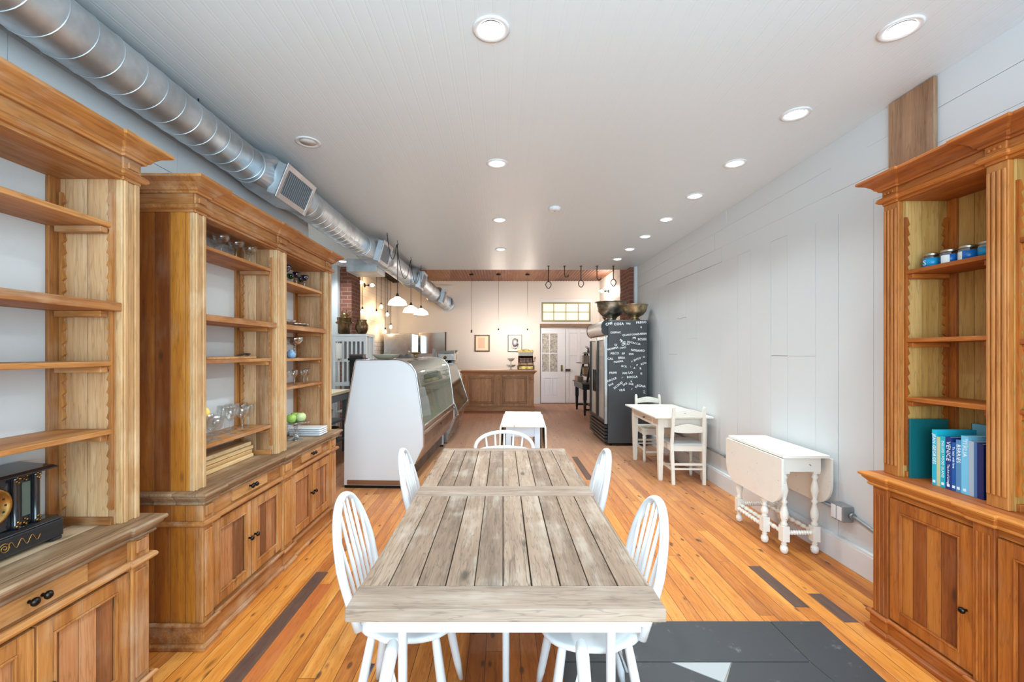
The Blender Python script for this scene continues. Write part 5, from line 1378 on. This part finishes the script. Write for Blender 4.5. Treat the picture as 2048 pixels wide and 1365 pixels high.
# things on the curved case
tag(MB().lathe([(.09,0),(.11,.006),(.16,.05),(.168,.054),(.155,.048),(.10,.012),(.001,.01)], 32, sy=.75).build('bread_basket', M['woven'] if 'woven' in M else plain('pale_woven', (244,226,192), .8), None, loc=(-1.41,5.28,1.3725)), 'shallow pale oval woven basket on top of the curved display case', 'basket')
tag(MB().lathe([(.05,0),(.045,.006),(.012,.02),(.012,.045),(.05,.055),(.095,.075),(.093,.078),(.04,.065),(.001,.062)], 28).build('brass_compote', M['brass'], None, loc=(-1.17,5.85,1.3725)), 'brass footed compote on top of the curved display case', 'compote')
def cloth(loc, lab):
    b = MB(); n = 12; vs = []
    for i in range(n+1):
        for j in range(n+1):
            u = -1+2*i/n; v = -1+2*j/n
            vs.append((u*.12, v*.10, .004+.045*max(0, 1-u*u)*max(0, 1-v*v)*(1+.5*sin(7*u+3*v))))
    b.add(vs, [(i*(n+1)+j, (i+1)*(n+1)+j, (i+1)*(n+1)+j+1, i*(n+1)+j+1) for i in range(n) for j in range(n)], True)
    b.box(-.11,-.09,0,.11,.09,.005)
    tag(b.build('dark_cloth', plain('charcoal_cloth', (66,62,60), .9), None, loc=loc), lab, 'cloth')
cloth((-1.24,5.62,1.3725), 'crumpled charcoal cloth between woven basket and brass compote')

# ================================================================ duct
t = thing('spiral_duct', 'long galvanised spiral duct under the ceiling with square registers', 'duct', (0,0,0))
sections = [(-1.2, 3.12, (-1.80, 2.772), .122), (3.72, 5.42, (-1.755, 2.772), .133), (5.95, 7.62, (-1.66, 2.765), .147), (8.1, 10.0, (-1.60, 2.79), .162), (10.45, 12.30, (-1.575, 2.80), .176)]
for i, (ya, yb, (cx, cz_), r) in enumerate(sections):
    s = MB().tube([(cx, ya+(yb-ya)*k/6, cz_) for k in range(7)], r, 40).build('duct_section', M['galv'], t)
    pitch = .125; n = int((yb-ya-.06)/pitch*26); pts = []
    for k in range(n+1):
        a = 2*pi*k/26; pts.append((cx+(r+.0005)*cos(a), ya+.03+pitch*k/26, cz_+(r+.0005)*sin(a)))
    MB().tube(pts, .0032, 5).build('spiral_seam', M['galv'], s)
    MB().tube([(cx+(r+.002)*cos(2*pi*k/40), yb-.02, cz_+(r+.002)*sin(2*pi*k/40)) for k in range(40)], .006, 6, True).tube([(cx+(r+.002)*cos(2*pi*k/40), ya+.02, cz_+(r+.002)*sin(2*pi*k/40)) for k in range(40)], .006, 6, True).build('collar', M['galv'], s)
M['louvre'] = plain('dark_louvre', (74,78,84), .5, .5)
M['register'] = metal('register_frame', (190,190,196), .32, .1, 4)
def register(i, ang=-14):
    """square transition with a grille looking into the room"""
    (a0, a1, (ax, az), ar) = sections[i]; (b0, b1, (bx, bz), br) = sections[i+1]
    ya, yb = a1, b0; cx, cz_, r = (ax+bx)/2, (az+bz)/2, (ar+br)/2
    n = 32; b = MB()
    rings = []
    for (y, x, z, rr, sq) in ((ya, ax, az, ar, 0), (ya+.10, cx, cz_, r*1.02, 1), (yb-.10, cx, cz_, r*1.02, 1), (yb, bx, bz, br, 0)):
        ring = []
        for k in range(n):
            a = 2*pi*k/n+radians(ang); c, s = cos(a), sin(a)
            q = 1/max(abs(c), abs(s)) if sq else 1.0
            q = min(q, 1.22)
            xx, zz = rr*c*q, rr*s*q
            aa = 0
            ring.append((x+xx, y, min(z+zz, 2.944)))
        rings.append(ring)
    vs = [p for rg in rings for p in rg]
    b.add(vs, [(j*n+k, j*n+(k+1) % n, (j+1)*n+(k+1) % n, (j+1)*n+k) for j in range(3) for k in range(n)])
    tr = b.build('transition', M['galv'], t)
    R = Matrix.Translation((cx, (ya+yb)/2, cz_)) @ Matrix.Rotation(radians(-ang), 4, 'Y')
    # take-off box and grille on the +x side
    h = r*.92; w = (yb-ya)*.38; x0 = r*.9; x1 = r*1.0+.055
    MB().box(x0, -w, -h, x1, w, h).move(R).build('take_off', M['galv'], tr)
    f = MB(); fw = .028
    f.box(x1, -w-.012, -h-.012, x1+.012, -w+fw, h+.012).box(x1, w-fw, -h-.012, x1+.012, w+.012, h+.012).box(x1, -w+fw, -h-.012, x1+.012, w-fw, -h+fw).box(x1, -w+fw, h-fw, x1+.012, w-fw, h+.012)
    f.move(R).build('register_frame', M['register'], tr, bevel=.002)
    g = MB(); m = 15
    for k in range(m):
        y = -w+fw+(2*w-2*fw)*(k+.5)/m; g.box(x1+.001, y-.0035, -h+fw, x1+.010, y+.0035, h-fw)
    g.m = 1; g.box(x1+.0002, -w+fw, -h+fw, x1+.002, w-fw, h-fw)
    g.move(R).build('louvres', [plain('grey_blade', (150,154,160), .4, .6), M['louvre']], tr)
for i in range(4): register(i, -22 if i == 0 else -16)
# register on the kitchen side
b = MB().box(-2.13, 5.98, 2.55, -1.72, 6.42, 2.72)
b.build('side_take_off', M['galv'], t, bevel=.004)
MB().tube([(-1.575, 12.30, 2.80), (-1.575, 12.386, 2.80)], .205, 40).build('wall_collar', M['galv'], t)
b = MB()
x1 = -1.575+.176*cos(.3)
fr = MB().box(-1.44, 11.55, 2.70, -1.37, 11.95, 2.90).build('end_register', M['register'], t)
b = MB()
for k in range(8): b.box(-1.369, 11.58+k*.044, 2.72, -1.366, 11.60+k*.044, 2.88)
b.build('louvres', M['louvre'], fr)
for y in (1.2, 2.6, 4.5, 6.6): 
    ii = [s for s in sections if s[0] < y < s[1]][0]
    MB().tube([(ii[2][0], y, ii[2][1]+ii[3]), (ii[2][0], y, 2.949)], .004, 6).build('hanger_rod', M['dark_steel'], t)

# ================================================================ recessed lights and ceiling things
def downlight(x, y, on, label, group, power=1.0, tilt=0.0):
    t = thing('recessed_light', label, 'ceiling light', (x, y, 2.9495), 0, group)
    MB().lathe([(.086,0),(.086,-.004),(.076,-.007),(.060,-.003),(.056,.0)], 36).build('trim_ring', M['trimring'], t)
    MB().lathe([(.0555,-.0045),(.04,-.012),(.0,-.014)] if on else [(.0555,-.001),(.0555,-.0035),(.0,-.0035)], 28).build('lens', M['lens'] if on else M['lens_off'], t)
    if on:
        l = bpy.data.lights.new('downlight_beam', 'SPOT'); l.energy = SPOT*power; l.color = (.85, .97, 1); l.spot_size = radians(136); l.spot_blend = .9; l.shadow_soft_size = .05
        o = bpy.data.objects.new('downlight_beam', l); COL.objects.link(o); o.parent = t; o.location = (0, 0, -.03); o.rotation_euler = (0, radians(tilt), 0)
words = ['nearest', 'second', 'third', 'fourth', 'fifth', 'sixth', 'seventh', 'eighth']
for k, y in enumerate((2.04, 3.49, 4.98, 6.40)):
    downlight(-.055+.008*k, y, True, 'glowing recessed light, %s of the row down the middle of the ceiling' % words[k], 'middle row of recessed lights', 1.45)
for k, y in enumerate((2.037, 2.767, 3.49, 4.217, 4.96, 5.69, 6.39, 7.07)):
    downlight(1.84, y, True, 'glowing recessed light, %s of the row along the right wall' % words[k], 'right row of recessed lights', .72 if k > 1 else .6, 23)
downlight(-1.39, 3.135, False, 'unlit recessed light in the ceiling beside the big duct register', None)
downlight(-2.64, 7.25, True, 'glowing recessed light above the kitchen beyond the bookcase', None)
downlight(-2.70, 5.35, True, 'added unseen recessed light brightening the kitchen alcove, hidden by the bookcase', None)  # added lamp out of view, brightens the slatted cabinet and pots
t = thing('smoke_detector', 'round white smoke detector on the ceiling right of the middle lights', 'smoke detector', (.535, 4.56, 2.9495))
MB().lathe([(.065,0),(.065,-.012),(.055,-.03),(.04,-.036),(.0,-.037)], 28).build('body', M['trim_white'], t)
MB().lathe([(.008,-.0375),(.0,-.039)], 10).build('sensor', M['dark_steel'], t)

# ================================================================ pendant lamps
def warm(name, loc, power, rad=.05, col=(1,.78,.52)):
    l = bpy.data.lights.new(name, 'POINT'); l.energy = power; l.color = col; l.shadow_soft_size = rad
    o = bpy.data.objects.new(name, l); COL.objects.link(o); o.location = loc; return o
def shade_lamp(x, y, zc_, label, k=1.0):
    t = thing('pendant_lamp', label, 'pendant lamp', (x, y, zc_), 0, 'scalloped glass pendant lamps')
    p = [(.022,.075),(.035,.07),(.05,.055),(.085,.035),(.11,.01),(.125,-.035),(.12,-.036),(.10,.002),(.05,.045),(.02,.06)]
    MB().lathe(p, 36, wob=lambda i,a: .035*cos(12*a) if 3 <= i <= 7 else 0).build('shade', M['lampglass'], t)
    MB().lathe([(.0,.125),(.012,.12),(.016,.10),(.024,.085),(.024,.076)], 16).build('socket', M['iron'], t)
    MB().tube([(0,0,.12),(0,0,2.9-zc_)], .0045, 6).build('cord', M['black_cord'], t)
    MB().tube([(0,0,2.9495-zc_),(0,0,2.915-zc_),(.012,0,2.9-zc_),(0,0,2.885-zc_),(-.01,0,2.895-zc_)], .004, 6).build('hook', M['iron'], t)
    return t
for (x, y, z, lab, dx) in ((-1.415,5.9,2.12,'scalloped white glass pendant over the curved display case, nearest of three',-.42),(-1.443,6.9,2.11,'scalloped white glass pendant over the gap between both display cases',0),(-1.416,7.6,2.135,'scalloped white glass pendant farthest along the display cases',0)):
    shade_lamp(x, y, z, lab)
t = thing('swag_cord', 'black flex looping between the ceiling hooks of the glass pendants', 'cord', (0,0,0))
def swag(p0, p1, sag):
    return [tuple(Vector(p0)+(Vector(p1)-Vector(p0))*k/14-Vector((0,0,sag*4*(k/14)*(1-k/14)))) for k in range(15)]
MB().tube(swag((-1.45,5.50,2.945),(-1.424,5.89,2.89),.26), .0045, 6).build('loop', M['black_cord'], t)
MB().tube(swag((-1.424,5.905,2.885),(-1.45,6.89,2.885),.36), .0045, 6).build('loop', M['black_cord'], t)
MB().tube(swag((-1.452,6.91,2.885),(-1.426,7.59,2.885),.30), .0045, 6).build('loop', M['black_cord'], t)
def bulb_lamp(x, y, zb, ztop, label, group, cordm, on=True, r=.03, rose=True, bm='bulb'):
    t = thing('bulb_pendant', label, 'pendant lamp', (x, y, zb), 0, group)
    MB().lathe([(.0005,-.045),(.016,-.04),(r,-.015),(r,.005),(.018,.035),(.013,.05)], 18).build('bulb', M[bm] if on else M['lens_off'], t)
    MB().lathe([(.015,.045),(.018,.05),(.018,.09),(.006,.105)], 14).build('socket', M['iron'], t)
    MB().tube([(0,0,.10),(0,0,ztop-zb)], .0055, 6).build('cord', cordm, t)
    if rose: MB().lathe([(.0,ztop-zb-.03),(.05,ztop-zb-.025),(.06,ztop-zb-.0005)], 18).build('ceiling_rose', M['iron'], t)
    return t
g1 = 'bare bulbs before the back wall'
for x, y, zb, on, lab in ((-.115,11.27,1.955,True,'bare bulb pendant between the two pictures on the back wall'),(.627,11.27,1.955,True,'bare bulb pendant right of the oval print, near the white door')):
    bulb_lamp(x, y, zb, 3.45, lab, g1, M['cord_light'], True, .038, True, 'bulb_back')
t = thing('bulb_pendant', 'bulbless pendant socket left of the brown framed picture', 'pendant lamp', (-.807, 11.27, 1.98), 0, g1)
MB().lathe([(.016,-.03),(.02,-.028),(.02,.03),(.006,.05)], 14).build('socket', M['iron'], t)
MB().tube([(0,0,.04),(0,0,1.47)], .0055, 6).build('cord', M['cord_light'], t)
MB().lathe([(.0,1.44),(.05,1.445),(.06,1.4695)], 18).build('ceiling_rose', M['iron'], t)
t = thing('lighting_rail', 'black iron pipe rail under the rusty ceiling holding the kitchen bulbs', 'rail', (0,0,0))
MB().box(-3.05,8.7,3.38,-3.01,12.2,3.42).box(-2.93,8.7,3.38,-2.89,12.2,3.42).box(-2.985,8.7,3.38,-2.955,12.2,3.42).build('pipe', M['iron'], t)
b = MB()
for k in range(9): b.box(-3.05,8.75+k*.42,3.37,-2.89,8.79+k*.42,3.379)
b.build('rung', M['iron'], t)
for y in (9.0,10.5,12.0): MB().tube([(-2.97,y,3.379),(-2.97,y,3.45)], .01, 6).build('hanger', M['iron'], t)
g2 = 'warm bare bulbs over the kitchen'
for (y, zb, lab) in ((8.86,2.40,'warm bare bulb closest to the brick pier, right above the bronze pots'),(9.30,2.31,'warm bare bulb second from the brick pier'),(10.33,2.36,'warm bare bulb third from the brick pier, hung low'),(10.73,2.56,'highest hanging warm bare bulb over the kitchen'),
                     (11.09,1.97,'lowest hanging warm bare bulb, before the steel fridge'),(11.30,2.42,'warm bare bulb second from the kitchen corner'),(11.65,2.12,'warm bare bulb closest to the kitchen corner')):
    bulb_lamp(-2.97, y, zb, 3.3795, lab, g2, M['black_cord'], True, .036, False)
def sconce(loc, face, label):
    t = thing('wall_sconce', label, 'wall lamp', loc, 0, 'small wall sconces')
    MB().lathe([(.05,0),(.05,face*.015),(.02,face*.03)], 16, (0,0,0), 'x').build('back_plate', M['iron'], t)
    MB().tube([(face*.02,0,0),(face*.09,0,0)], .01, 8).lathe([(.02,face*.08),(.024,face*.13)], 12, (0,0,0), 'x').build('arm', M['iron'], t)
    MB().lathe([(.014,face*.13),(.034,face*.17),(.034,face*.195),(.0005,face*.235)], 16, (0,0,0), 'x').build('bulb', M['bulb_back' if face < 0 else 'bulb'], t)
sconce((-3.168, 10.05, 2.98), 1, 'bright wall sconce on the left kitchen wall')
sconce((-3.168, 9.25, 2.92), 1, 'wall sconce beside the left brick pier')
sconce((2.718, 11.3, 3.02), -1, 'bright wall sconce on the right wall above the door')
# iron hooks along the ceiling edge
for x, ring, dz, lab in ((.79,True,.0,'iron ceiling hook with a round ring, leftmost of the five'),(1.07,False,.12,'short plain iron ceiling hook between two ringed ones, above the door'),(1.356,True,.02,'iron ceiling hook with a round ring, middle of the five'),(1.634,False,.07,'plain iron ceiling hook with a small bent end'),(1.92,True,.04,'iron ceiling hook with a round ring, closest to the brick pier')):
    t = thing('ceiling_hook', lab, 'hook', (x, 7.65, 2.9495), 0, 'iron hooks on the ceiling edge')
    MB().box(-.02,-.03,-.004,.02,.03,0).build('plate', M['iron'], t)
    zb = -.27+dz
    MB().tube([(0,0,-.002),(0,0,zb)], .008, 8).build('shank', M['iron'], t)
    if ring: MB().tube([(.046*sin(2*pi*k/20),0,zb-.055+.055*cos(2*pi*k/20)*(1.15 if k in (9,10,11) else 1)) for k in range(20)], .007, 8, True).build('ring', M['iron'], t)
    else: MB().tube([(.035*(1-cos(pi*k/12))-.0,0,zb-.035*sin(pi*k/12)*1.2) for k in range(13)], .007, 8).build('hook_end', M['iron'], t)
